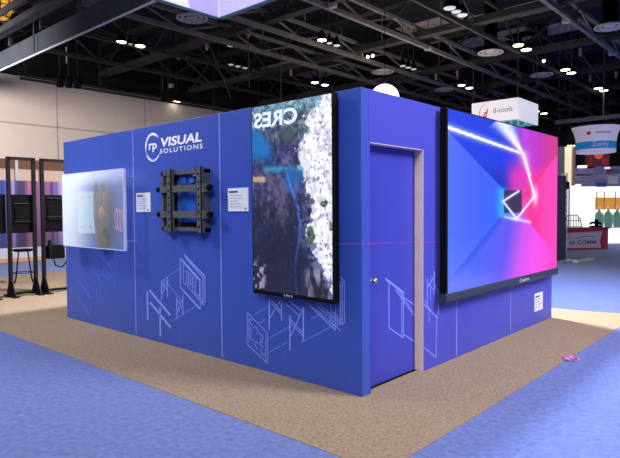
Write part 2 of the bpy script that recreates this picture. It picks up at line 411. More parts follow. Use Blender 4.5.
for a, b_ in (((SX-th,SY-S),(SX+.02,SY+th)),((SX-th,SY-.02),(SX+S,SY+th)),((SX-th,SY-S-th),(SX+S+th,SY-S+.02)),((SX+S-.02,SY-S),(SX+S+th,SY+th))):
    e.box((a[0],a[1],SZ-.018),(b_[0],b_[1],SZ))
e.build('bottom_frame', tealedge, t)
e = MB()
for a in ((SX,SY),(SX+S,SY),(SX,SY-S),(SX+S,SY-S)): e.tube([(a[0],a[1],SZ+H),(a[0],a[1],11.6)], .008, 5)
e.build('suspension_cable', cab, t)

# ---------------------------------------------------------------- d-tools box sign
c0 = dep(518.4,97.2,25); c1 = dep(517.8,119.5,25)
X, Y, Z1, Z0 = c0.x, c0.y, c0.z, c1.z
XL = -9.5; YR = 23.8
t = thing('box_sign', 'white box hanging sign with red letter emblem above the big video screen', 'hanging sign', (X-1.1,Y+1.2,Z0))
MB().box((XL,Y,Z0),(X,Y+.05,Z1)).build('front_panel', fabric, t)
MB().box((X-.05,Y+.05,Z0),(X,YR,Z1)).build('side_panel', mat('sign_fabric_lit', (250,248,250), .7, ns=2, na=.02, emit=.55), t)  # lit copy of the fabric, stronger glow painting the brighter side
MB().box((XL,Y+.05,Z0),(XL+.05,YR,Z1)).build('left_panel', fabric, t)
MB().box((XL+.05,YR-.05,Z0),(X-.05,YR,Z1)).build('back_panel', teal, t)
lp = MB()
for xx in np.linspace(XL+.4, X-.4, 5):
    lp.tube([(xx+.22*math.cos(a), YR-.06, Z0+.28+.25*math.sin(a)) for a in np.linspace(0,2*PI,15)], .03, 6)
lp.build('looped_print', mat('print_pale_teal', (150,210,215), .6, ns=4, na=.05, emit=.2), t)
U = lambda u, v: (u, Y-.004, v)
hh = Z1-Z0
text('d-tools', U, None, (-8.45,-7.55,Z0+.42*hh,Z0+.66*hh), off=.0).build('lettering', grey_t, t)
text('d', U, None, (-8.92,-8.68,Z0+.26*hh,Z0+.66*hh), off=.03, shear=.3).build('emblem_letter', red_o, t)
r_ = MB(); r_.tube([(-8.78+.33*math.cos(a), Y-.006, Z0+.5*hh+.36*math.sin(a)) for a in np.linspace(.5*PI,1.45*PI,12)], [.008+.012*math.sin(PI*i/11) for i in range(12)], 6)
r_.build('emblem_arc', mat('logo_pink', (236,150,120), .6, ns=4, na=.05), t)
e = MB()
for a in ((XL+.05,Y+.05),(X-.05,Y+.05),(XL+.05,YR-.05),(X-.05,YR-.05)): e.tube([(a[0],a[1],Z1),(a[0],a[1],11.6)], .012, 5)
e.build('suspension_cable', cab, t)

# ---------------------------------------------------------------- round flared sign
cz = dep(596.0,127.5,37); czb = dep(595.7,152.8,37)
zc = Vector((cz.x, cz.y, czb.z)); Ht = cz.z-czb.z
t = thing('round_sign', 'round flared hanging sign with teal band and white word Zenty', 'hanging sign', zc)
rad = lambda v: 1.19+.03*v+.26*max(0, (v-.35)/.65)**2      # v: 0 bottom .. 1 top
def band(v0, v1, extra=0): return [(rad(v)+extra, v*Ht) for v in np.linspace(v0, v1, 12)]
MB().lathe(zc, band(.40,1.0), 48).build('upper_band', mat('zen_white', (226,214,236), .7, ns=1, na=.03, emit=.3), t, True)
MB().lathe(zc, band(.12,.40), 48).build('teal_band', mat('zen_teal', (30,140,208), .7, ns=1, na=.06, emit=.35), t, True)
MB().lathe(zc, band(0,.12), 48).build('lower_band', mat('zen_white', (226,214,236)), t, True)
view = math.atan2(CAM[1]-zc.y, CAM[0]-zc.x)
def UC(u, v):      # u metres along the arc (right positive as seen), v 0..1
    r = rad(v)+.012; a = view+u/r
    return (zc.x+r*math.cos(a), zc.y+r*math.sin(a), zc.z+v*Ht)
text('Zenty', UC, None, (-.22,.82,.14,.385), off=.035).build('lettering', white_m, t)
m_ = MB()
xs = np.linspace(.0,.95,9)
for i in range(8):
    for q in ((0,.69,.75),) if i % 2 else ((0,.69,.76),):
        a, b = xs[i]+.02, xs[i]+.085
        m_.add([UC(a,q[1]),UC(b,q[1]),UC(b,q[2]),UC(a,q[2])],[(0,1,2,3)])
m_.build('small_print', mat('zen_ink', (96,88,130), .6, ns=3, na=.05), t)
m_ = MB(); pts = [UC(-.42+.14*math.cos(a), .71+.065*math.sin(a)) for a in np.linspace(0,2*PI,16)]; m_.add([UC(-.42,.71)]+pts, [(0,i,i+1) for i in range(1,16)])
m_.build('emblem', red_o, t)
e = MB()
for a in (0,2.1,4.2): e.tube([(zc.x+1.5*math.cos(a),zc.y+1.5*math.sin(a),zc.z+Ht-.05),(zc.x+1.5*math.cos(a),zc.y+1.5*math.sin(a),11.6)], .012, 5)
e.build('suspension_cable', cab, t)

# ---------------------------------------------------------------- glowing globe behind the booth
p = dep(384.8,98.8,14); R = 14.4*14/F
t = thing('glowing_globe', 'overexposed white globe lamp rising behind the booth top corner', 'globe lamp', p)
MB().lathe(p, [(R*math.sin(a),-R*math.cos(a)) for a in np.linspace(0.001,PI-.001,20)], 32).build('globe', mat('globe_glow', (255,255,255), .5, ns=2, na=.01, emit=3.2), t, True)
MB().lathe(p+Vector((0,0,R*.97)), [(.06,0),(.06,.08),(0,.08)], 14).build('cap', black, t)
MB().tube([p+Vector((0,0,R*.97)), (p.x,p.y,11.6)], .006, 5).build('cord', blackm, t)

# ---------------------------------------------------------------- the blue booth
HB = 2.44; L = 5.127; RY = 4.28; T = .1
bo = thing('exhibition_booth', 'blue walled exhibition booth standing in the middle of the tan carpet', 'booth', (0,0,0))
seams = [-L, -3.328, -1.732, 0]
for i in range(3):
    x0, x1 = seams[i], seams[i+1]
    MB().box((x0+(.003 if i else 0), 0, .0045),(x1-(.003 if i < 2 else 0), T, HB)).build('wall_panel', blue, bo, bevel=.004)
DY0, DY1, DH, DR = .114, .924, 2.02, .083
MB().box((-T,T,.0045),(0,DY0,HB)).build('corner_post', blue_r, bo)
MB().box((-T,DY0,DH),(0,DY1,HB)).build('door_header', blue_r, bo)
rs = [DY1, 1.569, 2.90, RY]
for i in range(3): MB().box((-T,rs[i]+(.002 if i else 0),.0045),(0,rs[i+1],HB)).build('wall_panel', blue_r, bo)
MB().box((-L,T,.0045),(-L+T,RY,HB)).build('wall_panel', blue, bo)
MB().box((-L+T,RY-T,.0045),(-T,RY,HB)).build('wall_panel', blue, bo)
kick = MB().box((-L+.01,.004,.0042),(-.004,T-.01,.016)).box((-T+.01,DY1,0),(-.004,RY,.016)).box((-T+.01,.01,0),(-.004,DY0,.016)).box((-L+.01,RY-T+.01,0),(-.01,RY-.01,.016)).box((-L+.01,.01,0),(-L+T-.01,RY,.016))
kick.build('base_rail', blackm, bo)
s_ = MB()
for x in seams[1:3]: s_.box((x-.005,-.002,.02),(x+.005,.002,HB))
s_.box((-.002,1.564,.02),(.002,1.574,HB)); s_.box((-.002,2.895,.02),(.002,2.905,HB))
s_.build('seam_strip', seam_m, bo)
for x in (-4.25, -2.45, -.85): MB().box((x-.003,-.001,.02),(x+.003,.001,HB)).build('faint_seam', mat('seam_faint', (72,92,200), .5, ns=4, na=.05), bo)
dr = MB().box((-DR-.045,DY0-.02,.012),(-DR,DY1+.0,DH)).build('door', door_blue, bo, bevel=.003)
kp = on(0, -DR+.03, 373.8, 281)
MB().lathe((0,0,0), [(.0,.0),(.024,.0),(.024,.006),(.011,.008),(.010,.028),(.022,.034),(.026,.046),(.02,.058),(0,.06)], 18).build('door_knob', chrome, dr, True)
kn = [o for o in bpy.data.objects if o.name.startswith('door_knob')][0]
for v in kn.data.vertices: v.co = Vector((v.co.z-DR, v.co.x+kp.y, v.co.y+kp.z))
MB().box((-T-.02,DY1-.006,.005),(.002,DY1+.001,DH+.001)).box((-T-.02,DY0,DH-.004),(.002,DY1+.001,DH+.001)).build('door_jamb', jamb_m, bo)
MB().box((-DR-.03,DY0,.008),(-DR+.02,DY1-.014,.014)).build('door_sill', blackm, bo)

# logo lettering
UL = lambda u, v: (u, -.003, v)
text('VISUAL', UL, None, (-2.745,-2.01,2.188,2.288), off=.03, shear=.12).build('wall_lettering', white_m, bo)
text('SOLUTIONS', UL, None, (-2.765,-1.997,2.118,2.168), off=.012, spacing=1.25).build('wall_lettering', white_m, bo)
text('rp', UL, None, (-2.985,-2.825,2.145,2.245), off=.02).build('wall_lettering', white_m, bo)
rg = MB()
def cresc(cx, cz_, R, a0, a1, wmax):
    n = 22; o = []; i_ = []
    for k in range(n+1):
        a = a0+(a1-a0)*k/n; w_ = wmax*math.sin(PI*k/n)**.7+.002
        o.append((cx+(R+w_*.5)*math.cos(a), -.003, cz_+(R+w_*.5)*math.sin(a))); i_.append((cx+(R-w_*.5)*math.cos(a), -.003, cz_+(R-w_*.5)*math.sin(a)))
    rg.add(o+i_, [(k,k+1,n+2+k,n+1+k) for k in range(n)])
cresc(-2.90,2.2,.148,.22*PI,1.25*PI,.03); cresc(-2.90,2.2,.148,.95*PI,1.85*PI,.026); cresc(-2.905,2.205,.13,.3*PI,.9*PI,.008); cresc(-2.9,2.19,.132,1.3*PI,1.7*PI,.01)
rg.build('ring_emblem', white_m, bo)

# exploded line drawings printed on the walls
def draw(name, axis, plane, segs, w, m, parent):
    mb = MB()
    for s in segs:
        ww = w
        if isinstance(s[0], (int, float)): ww = s[0]; s = s[1:]
        polyline_wall(mb, plane, axis, s, ww, .002)
    return mb.build(name, m, parent)
A = [[(78,279),(91,297),(91,318),(79,300),(78,279)], [(80,284),(90,298)], [(81,300),(90,314)],
     [(92,264),(94.5,298)], [(94.3,265),(97,298)], [(93,272),(104,284)], [(93,285),(99,268)], [(98,273),(101,289)], [(97,281),(108,262)],
     [(103,249.5),(114.6,262),(114.6,288),(104,276),(103,249.5)], [(105,255),(113,264),(113,283),(106,274),(105,255)], [(107,262),(112,267),(112,278),(107,272),(107,262)], [(101,256),(112,270)], [(110,252),(117,260),(116,286)]]
draw('line_drawing', 1, 0, A, .009, line_f, bo)
B = [[.013,(180.5,258.2),(180.5,287.3)], [.016,(180.5,287.3),(200.3,309.3)], [.008,(200.3,309.3),(200.3,280)], [.016,(180.5,258.2),(200.3,280)],
     [.018,(184.4,255.2),(205,276.6)], [.008,(186,258),(204,279)], [.01,(205,276.6),(205,302.6)], [.012,(203,278),(203,304)], [.008,(183.5,262.8),(183.5,282.7),(199.7,301),(199.7,281),(183.5,262.8)],
     [.007,(186.6,270.5),(186.6,283.2),(195.7,293.5),(195.7,279.5),(186.6,270.5)], [.007,(188.6,272.5),(188.6,285)], [.007,(190.6,275),(190.6,287.5)], [.007,(192.6,277),(192.6,289.5)], [.006,(187,275),(195.5,284)], [.006,(187,279),(195.5,288)], [.016,(184,283),(204,305)], [.008,(186,283),(204.5,302)],
     [.016,(161.6,281),(161.6,301)], [.016,(167.6,276.6),(167.6,296.6)], [.012,(161.6,283),(167.6,291)], [.01,(161.6,295),(167.6,280)], [.01,(164,279),(164,292)],
     [.016,(176.8,297.5),(176.8,319.3)], [.016,(182.9,295),(182.9,315)], [.012,(176.8,300),(182.9,309)], [.01,(176.8,313),(182.9,298)], [.01,(179.6,298),(179.6,313)],
     [.026,(147.4,291.2),(147.8,320)], [.026,(149.5,290.4),(170.3,315)], [.026,(150.2,302.4),(170.7,327.6)], [.026,(160,307.3),(160.5,336.3)],
     [.004,(163,281),(181,267)], [.004,(168,284),(181,300)], [.004,(171,322),(196,306)]]
draw('line_drawing', 1, 0, B, .01, line_m, bo)
Cc = [[.006,(247.2,312.4),(247.2,344.1),(267.6,363.4),(267.6,333.3),(247.2,312.4)], [.005,(249,316),(249,343)], [.005,(266,334),(266,361)],
     [.013,(269.3,298.5),(269.3,329.7)], [.011,(281.6,299.7),(281.6,320.6)], [.008,(270.8,299.7),(281,311)], [.006,(270.8,302.5),(281,314)], [.007,(270,318),(280,301)],
     [.013,(290,315.3),(290,350)], [.013,(303.5,306.9),(303.5,341.7)], [.008,(291,320),(303,332.8)], [.006,(291,323),(303,336)], [.008,(291,336),(303,309)],
     [.007,(289.3,300.9),(302.5,311.7)], [.006,(285,303),(301,317)], [.009,(307,303),(335.7,330.4)], [.005,(309.5,303.5),(336,327.5)], [.006,(316,304.5),(338.5,326)], [.006,(320,304.5),(341,325)],
     [.006,(339.7,276.3),(344.5,281),(344.5,322.6),(340.6,325.4)], [.006,(340.6,281.6),(340.6,325.2)], [.005,(342.5,281),(342.5,323)], [.005,(340.6,281.6),(344.5,281)], [.006,(335.7,304.3),(335.7,330.4)], [.006,(331,304.5),(331,322),(341,331)], [.006,(332,311),(342,320)], [.006,(332,314),(342,323)],
     [.004,(254.8,314.4),(268,306.6)], [.004,(268,339),(289,327)], [.004,(268,353),(288,342)], [.004,(311,319),(322,313)], [.004,(301,343),(334,325)], [.004,(258,324),(266,319)]]
for (cx, cy, rr) in ((251.5,322,2.6),(256,330,2.8),(261,337,2.6),(252,337,2.6),(257,345,2.8),(263,352,2.6),(262,344,2.2),(251,330,2)):
    a0 = rng.uniform(0,6.28)
    Cc.append([.006]+[(cx+rr*.8*math.cos(a0+a), cy+.9*rr*.8*math.cos(a0+a)+rr*math.sin(a0+a)) for a in np.linspace(0,4.6,9)])
draw('line_drawing', 1, 0, Cc, .006, line_m, bo)
Dd = [[.016,(385.5,278.9),(403.9,293.2)], [.009,(388.8,282.6),(388.8,327.8)], [.011,(403.1,294),(403.1,337.8)], [.009,(388.8,327.8),(403.1,337.8)], [.009,(395,289),(414,315.7)], [.006,(397,289),(413.5,312)], [.008,(403.9,297.7),(414.6,305)], [.008,(403,334),(414.6,341.6)], [.006,(401.5,292),(401.5,336)]]
draw('line_drawing', 0, -DR, Dd, .008, line_m, dr)
De = [[.012,(423.8,304.5),(437.7,317.8)], [.009,(436.5,317.8),(436,357.4)], [.008,(424.5,348),(436,357.4)], [.012,(427.2,278.9),(427.2,304)], [.012,(434,271.3),(434,294)], [.008,(427.2,288),(434,277)], [.008,(427.2,283),(434,290)], [.01,(438.2,289),(438.2,314)], [.006,(440.7,257.5),(440.7,274)], [.008,(429,312.7),(429,322.8)], [.008,(434,283),(439,296)], [.006,(430.5,276),(430.5,300)], [.006,(423.8,300),(431,311)]]
draw('line_drawing', 0, 0, De, .008, line_m, bo)
lz = MB()
polyline_wall(lz, 0, 1, [(338,243.6),(361.5,243.8)], .004, .002); polyline_wall(lz, 0, 0, [(361.6,243.8),(371,243.5)], .004, .002); polyline_wall(lz, -DR, 0, [(371,243.5),(415,242.3)], .004, .002); polyline_wall(lz, 0, 0, [(423.5,242.1),(441,241.6)], .004, .002)
lz.build('red_line', mat('line_red', (150,44,130), .5, ns=3, na=.05, emit=.5), bo)  # thin red emissive strip across both walls and the door

# ---------------------------------------------------------------- tall cliff screen
def grid_screen(name, O, du, dv, nu, nv, colors, m, parent):
    """colors[nv+1, nu+1, 3] linear; O top-left, du/dv full-size vectors"""
    us = np.linspace(0,1,nu+1); vs = np.linspace(0,1,nv+1)
    UU, VV = np.meshgrid(us, vs)
    P = np.array(O)[None,None]+UU[...,None]*np.array(du)+VV[...,None]*np.array(dv)
    me = bpy.data.meshes.new(name)
    idx = np.arange((nu+1)*(nv+1)).reshape(nv+1, nu+1)
    fs = np.stack([idx[:-1,:-1], idx[1:,:-1], idx[1:,1:], idx[:-1,1:]], -1).reshape(-1,4)
    me.from_pydata(P.reshape(-1,3).tolist(), [], fs.tolist())
    at = me.color_attributes.new('pic', 'FLOAT_COLOR', 'POINT')
    c4 = np.concatenate([colors.reshape(-1,3), np.ones((colors.shape[0]*colors.shape[1],1))], 1).astype(np.float32)
    at.data.foreach_set('color', c4.ravel())
    me.materials.append(m)
    o = bpy.data.objects.new(name, me); C.objects.link(o); o.parent = parent; o.matrix_parent_inverse = Matrix.Translation(parent.location).inverted()
    return o
def slin(a):
    a = np.clip(a,0,255)/255.
    return np.where(a <= .04045, a/12.92, ((a+.055)/1.055)**2.4)
def vnoise(shape, cells, seed):
    r = np.random.default_rng(seed); cu, cv = cells
    g = r.random((cv+2, cu+2)); v = np.linspace(0,cv,shape[0]); u = np.linspace(0,cu,shape[1])
    v0 = np.minimum(v.astype(int),cv); u0_ = np.minimum(u.astype(int),cu); fv = (v-v0)[:,None]; fu = (u-u0_)[None]
    fv = fv*fv*(3-2*fv); fu = fu*fu*(3-2*fu)
    return (g[v0][:,u0_]*(1-fv)*(1-fu)+g[v0+1][:,u0_]*fv*(1-fu)+g[v0][:,u0_+1]*(1-fv)*fu+g[v0+1][:,u0_+1]*fv*fu)
def fbm(shape, cells, seed, oct=5):
    o = 0; a = .5; s = 0
    for k in range(oct): o = o+a*vnoise(shape, (int(cells[0]*2**k), int(cells[1]*2**k)), seed+k); s += a; a *= .55
    return o/s
def sm(x, a, b): t_ = np.clip((x-a)/(b-a),0,1); return t_*t_*(3-2*t_)
def mix(c, col, w): return c*(1-w[...,None])+np.array(col,float)*w[...,None]

TX0, TX1, TZ0, TZ1, TYF = -1.16, -.205, .735, 2.418, -.1
tv = thing('tall_display', 'tall portrait screen showing a sunlit cliff and blue waterfall on the blue booth wall', 'display', ((TX0+TX1)/2,-.05,TZ0))
MB().box((TX0,TYF+.001,TZ0),(TX1,-.035,TZ1)).build('casing', blackm, tv, bevel=.004)
MB().box((TX0+.2,-.036,TZ0+.4),(TX1-.2,0,TZ1-.4)).build('wall_bracket', black, tv)
bz = .012
# picture in photo pixels
nu, nv = 150, 260
SX0, SX1, SZ0, SZ1 = TX0+bz, TX1-bz, TZ0+.035, TZ1-bz
UU, VV = np.meshgrid(np.linspace(0,1,nu+1), np.linspace(0,1,nv+1))
WXp = SX0+UU*(SX1-SX0); WZp = SZ1+VV*(SZ0-SZ1)
D = np.stack([WXp-CAM[0], np.full_like(WXp,TYF)-CAM[1], WZp-CAM[2]], -1)
dz = D@fw; PX = 310+F*(D@rt)/dz; PY = 229-F*(D@up)/dz
sh = PX.shape
n1 = fbm(sh,(5,9),1); n2 = fbm(sh,(14,26),20); n3 = fbm(sh,(30,50),40,3); n4 = fbm(sh,(9,6),60); vert = fbm(sh,(24,7),80,4); n5 = fbm(sh,(26,34),90,4); n6 = fbm(sh,(38,70),95,3)
col = np.zeros(sh+(3,)); col[:] = (52,54,98)
col = mix(col,(104,100,150), sm(n2,.48,.72)*.8); col = mix(col,(132,128,172), sm(n6,.62,.72)*.45)
col = mix(col,(34,34,72), sm(vert,.5,.75)*.8)
# top mid forest / rocks
topm = sm(PY,150,120)
col = mix(col,(92,122,132), topm*sm(n2,.4,.6)); col = mix(col,(206,208,226), topm*sm(n3,.58,.68)*.9); col = mix(col,(52,84,76), topm*sm(n1,.5,.7)*.7)
# darker lower half
col = mix(col,(20,24,52), sm(PY,182,212)*.72); col = mix(col,(34,28,58), sm(PY,235,262)*sm(n1,.35,.6)*.8); col = mix(col,(74,72,108), sm(PY,190,200)*sm(n3,.62,.72)*.5)
# blue pool upper left and sky
wb = sm(PX-(PY-132)*.5,268,254)*sm(PY,126,136)*sm(PY,172,140); col = mix(col,(26,112,186), np.clip(wb*1.5*(.5+n2),0,1))
sky = sm(PY-(PX-250)*(-.12),122,108); col = mix(col,(112,168,198), sky*.85); col = mix(col,(206,224,236), sky*sm(n2,.5,.66)*.7)
col = mix(col,(128,116,142), sm(PX,300,284)*sm(PY,168,178)*sm(PY,236,205)*sm(vert*.6+n5*.4,.46,.62)*.6); col = mix(col,(26,28,60), sm(PY,225,250)*sm(PX,312,300)*.45); col = mix(col,(150,168,176), topm*sm(n5,.5,.6)*.55); col = mix(col,(40,58,66), topm*sm(n6,.56,.64)*.6)
# bright cliff, right
bx = np.interp(PY,[88,100,107,116,131,145,156,177,190,214,235,255,270,281,300],[326,322,316,305,307,299,299.5,305,306.5,312,309,316,323,330,334])
bx = bx+(n2-.5)*16+(n3-.5)*10
wc = sm(PX-bx,-1.5,2.0)
cliff = np.zeros_like(col); cliff[:] = (252,252,255); cliff = mix(cliff,(196,194,222), sm(n5,.52,.66)*.9); cliff = mix(cliff,(222,224,242), sm(n1,.5,.6)*.5); cliff = mix(cliff,(112,112,146), sm(n6,.66,.72)*.8)
col = col*(1-wc[...,None])+cliff*wc[...,None]
# blue-grey apron left of the cliff, lower
ap = sm(PX-bx,-15,-2)*(1-wc)*sm(PY,192,210)*sm(n3,.36,.6); col = mix(col,(128,140,190), ap*.75)
apl = sm(PY,262,276)*sm(PX,300,312)*sm(vert,.42,.6); col = mix(col,(190,198,226), apl*.7)
dk = np.exp(-(((PX-318)/7)**2+((PY-292)/9)**2)); col = mix(col,(34,32,44), np.clip(dk*1.1,0,1))
# bushes
for (bxx, byy, ra, rb, kk) in ((310.5,234,5,10,1),(323.5,204,4.5,4,.9),(331,226,2.5,5,.7),(287,134,8,9,.5)):
    g_ = np.exp(-(((PX-bxx)/ra)**2+((PY-byy)/rb)**2)); w_ = np.clip(sm(g_+(n3-.5)*.5,.35,.6)*kk,0,1)
    col = mix(col,(84,104,88), w_); col = mix(col,(44,60,56), w_*sm(n3,.5,.62))
# teal ledge and waterfall
lg = sm(PX,263,267)*sm(PX,305,301)*np.exp(-((PY-169-(n2-.5)*3)/3.2)**2); col = mix(col,(52,150,190), np.clip(lg*(.3+n2),0,.85))
lg2 = sm(PX,283,287)*sm(PX,306,300)*sm(PY,168,172)*sm(PY,196,176); col = mix(col,(36,104,184), lg2*.8)
wx = np.interp(PY,[168,180,190,208,224,242,268,292,300],[286,288.5,292,298.2,299.8,298.5,295,296.5,297])
ww_ = np.interp(PY,[168,190,208,242,300],[.9,1.9,1.4,1.0,.8])
wf = np.exp(-((PX-wx-(n3-.5)*1.5)/ww_)**2)*sm(PY,168,174); col = mix(col,(60,116,220), np.clip(wf*1.05,0,1)*np.interp(PY,[165,200,245,265,300],[1,1,.7,.35,.4])*sm(n6+.25,.45,.7))
# tan strip painted for a reflection in the screen, corner rocks, grass
tn = sm(PX,252,254)*sm(PX,266,264.5)*sm(np.abs(PY-179.5),3.0,2.2); col = mix(col,(206,164,132), tn*.9)
rk = sm(PX,270,262)*sm(PY,255,270)*sm(n3,.5,.6); col = mix(col,(186,180,206), rk*.75)
gs = sm(PX,268,262)*sm(PY,284,290)*sm(n3,.42,.55); col = mix(col,(150,160,90), gs*.9)
pic = grid_screen('picture_screen', (SX0,TYF,SZ1), (SX1-SX0,0,0), (0,0,SZ0-SZ1), nu, nv, slin(col), mat('cliff_picture', (10,10,12), .35, vcol='pic', emit=1.05, spec=.25), tv)
a_ = on(1,TYF-.002,255,124); b_ = on(1,TYF-.002,299,113)
text('CRES', lambda u,v: (u,TYF-.002,v), None, (-1.12,-.585,2.215,2.35), off=.03, mirror=True).build('mirrored_lettering', mat('reflected_white', (200,216,230), .5, ns=4, na=.05, emit=.62), tv)  # glowing mirrored letters stand in for a sign reflected in the screen
text('Ultra', lambda u,v: (u,TYF-.001,v), None, (-.76,-.655,TZ0+.008,TZ0+.03)).build('maker_mark', mat('mark_pale', (176,188,180), .5, ns=3, na=.03, emit=.2), tv)

# ---------------------------------------------------------------- big LED video screen
LY0, LY1, LZ0, LZ1, LX = 1.165, 4.175, .595, 2.425, .1
led = thing('video_wall', 'large landscape video screen glowing blue and pink on the right booth wall', 'video screen', (.05,(LY0+LY1)/2,LZ0))
MB().box((.03,LY0+.01,LZ0+.09),(LX-.001,LY1-.005,LZ1)).build('casing', blackm, led, bevel=.004)
MB().box((0,LY0+.3,LZ0+.3),(.031,LY1-.3,LZ1-.3)).build('wall_bracket', black, led)
pr = [(.03,LZ0+.0),(.05,LZ0-.0),(LX-.0,LZ0+.012),(LX+.012,LZ0+.03),(LX+.012,LZ0+.085),(LX+.002,LZ0+.1),(.03,LZ0+.1)]
MB().prism([(x,LY0-.015,z) for x,z in pr], (0,LY1-LY0+.03,0)).build('speaker_bar', bezel_m, led)
nu, nv = 260, 170
AY0, AY1, AZ0, AZ1 = LY0+.035, LY1-.012, LZ0+.1, LZ1-.012
UU, VV = np.meshgrid(np.linspace(0,1,nu+1), np.linspace(0,1,nv+1))
WY = AY0+UU*(AY1-AY0); WZ = AZ1+VV*(AZ0-AZ1)
D = np.stack([np.full_like(WY,LX)-CAM[0], WY-CAM[1], WZ-CAM[2]], -1); dz = D@fw; PX = 310+F*(D@rt)/dz; PY = 229-F*(D@up)/dz
def side(a, b): return (b[0]-a[0])*(PY-a[1])-(b[1]-a[1])*(PX-a[0])       # >0 below/right of a->b in pixels
lw = side((448,131),(504,190)) ; ce_r = side((522,192),(558,153)); fl = side((504,213),(440,291)); fr = side((522,213),(560,264))
leftw = (side((440,123),(504,190)) > 0) & (side((504,213),(436,296)) > 0) & (PX < 504)
rightw = (side((522,192),(560,151)) > 0) & (side((522,213),(566,268)) < 0) & (PX > 522)
below = (PY > np.interp(PX,[430,504,522,570],[303,213,213,272]))
col = np.zeros(PX.shape+(3,))
# ceiling: deep blue -> magenta -> crimson
cl = np.stack([np.interp(PX,[448,500,515,524,536,545,557],[24,20,84,196,190,204,214]), np.interp(PX,[448,490,505,524,540,557],[62,58,54,64,46,60]), np.interp(PX,[448,500,524,535,545,557],[236,228,226,214,170,140])], -1)
fall = sm(PY,186,160); cl = cl*(.82+.18*fall[...,None])
pinkc = sm(PX,502,516)*sm(PY,156,176); cl = mix(cl,(240,50,190), pinkc*.85)
# left wall
tl = np.clip((PX-448)/56,0,1)
lwc = np.stack([np.interp(PX,[448,480,498,504],[78,62,50,40]), np.interp(PX,[448,480,498,504],[112,98,100,150]), np.full_like(PX,250)], -1)
lwc = mix(lwc,(98,130,255), sm(PY,225,290)*.7)
# right wall
rwc = np.stack([np.full_like(PX,250.), np.interp(PX,[522,532,545,557],[70,40,66,70]), np.interp(PX,[522,530,545,557],[190,150,182,190])], -1)
rwc = mix(rwc,(214,40,110), sm(np.abs(side((528,190),(557,154)))/34,3,0)*.6)
# floor
fp = PX+(PY-250)*.18
flc = np.stack([np.interp(fp,[450,480,505,520,535,557],[84,70,96,206,250,250]), np.interp(fp,[450,480,505,520,540,557],[124,100,84,84,76,70]), np.interp(fp,[450,490,520,540,557],[255,246,244,236,200])], -1)
flc = mix(flc,(40,74,220), sm(np.abs(side((504,214),(466,262)))/50,7,0)*sm(PY,300,240)*.7)
flc = mix(flc,(130,130,255), sm(PY,262,288)*sm(PX,520,480)*.6)
lm = sm(side((440,123),(504,190))/90,-.5,.5)*sm(side((504,213),(436,296))/110,-.3,.3)*sm(PX,505.5,503); rm = sm(side((522,192),(560,151))/50,-.6,.6)*sm(side((522,213),(566,268))/60,.5,-.5)*sm(PX,521,523)
bm_ = sm(PY-np.interp(PX,[430,504,522,570],[303,213,213,272]),-1.5,1.5)
col = cl*(1-bm_[...,None])+flc*bm_[...,None]
col = col*(1-lm[...,None])+lwc*lm[...,None]; col = col*(1-rm[...,None])+rwc*rm[...,None]
def segd(a, b):
    ax, ay = a; bx_, by_ = b; L2 = (bx_-ax)**2+(by_-ay)**2
    t_ = np.clip(((PX-ax)*(bx_-ax)+(PY-ay)*(by_-ay))/L2,0,1)
    return np.hypot(PX-ax-t_*(bx_-ax), PY-ay-t_*(by_-ay)), t_
def add_line(a, b, w0, w1, glow=(255,255,255), core=1):
    global col
    d, t_ = segd(a, b); w = w0+(w1-w0)*t_
    col = mix(col, glow, np.clip(np.exp(-(d/(w*2.2))**2)*.55,0,1)); col = mix(col,(255,255,255), sm(d,w*1.05,w*.65)*core)
cy_ = np.exp(-((PX-502)/5.0)**2)*sm(PY,184,192)*sm(PY,220,212); col = mix(col,(40,176,255), cy_*.85)
cy2 = np.exp(-((PY-216)/3.0)**2)*sm(PX,497,505)*sm(PX,524,515); col = mix(col,(110,190,255), cy2*.6)
# broad white beam from the top edge
d, t_ = segd((500,119),(523.2,154)); lat = ((PX-523.2)*(154-119)-(PY-154)*(523.2-500))/math.hypot(35,23.2)
wl_ = 1.2+15.0*(1-t_); col = mix(col,(255,255,255), (t_ > 0)*np.exp(-np.abs(np.where(lat < 0, lat/(wl_*.62), lat/(wl_*.7)))**2.6)*np.clip(1.0-.12*(1-t_),0,1)*sm(PY,156,153))
add_line((448,127.3),(523,153.8),2.1,1.2); add_line((523,153.8),(534.6,196),1.1,1.0,(255,180,240)); add_line((524,156),(530,175),2.4,.8,(255,200,245),.5)
gl = np.exp(-(((PX-535)/3)**2+((PY-196)/9)**2)); col = mix(col,(255,225,250), np.clip(gl,0,1))
sq = sm(PX,503.6,504.4)*sm(PX,522.2,521.4)*sm(PY,189.6,190.6)*sm(PY,213.4,212.4); col = mix(col,(54,44,84), sq)
add_line((534.6,196),(516.7,218.7),.8,.8,(255,190,245)); add_line((516.7,218.7),(503,201.3),.8,.8,(190,200,255)); add_line((503,201.3),(518.7,191.2),.8,.8,(190,200,255)); add_line((505,217),(530,222),.5,.9,(250,210,255),.6)
gl = np.exp(-(((PX-516)/5)**2+((PY-219)/2)**2)); col = mix(col,(255,230,255), np.clip(gl*.8,0,1))
grid_screen('picture_screen', (LX,AY0,AZ1), (0,AY1-AY0,0), (0,0,AZ0-AZ1), nu, nv, slin(col), mat('tunnel_picture', (10,10,12), .5, vcol='pic', emit=1.0, spec=.2), led)
text('Crestron', lambda u,v: (LX+.0135,u,v), None, (2.885,3.17,LZ0+.036,LZ0+.076), off=.01).build('maker_mark', mat('mark_silver', (196,200,214), .4, ns=3, na=.03, emit=.25), led)

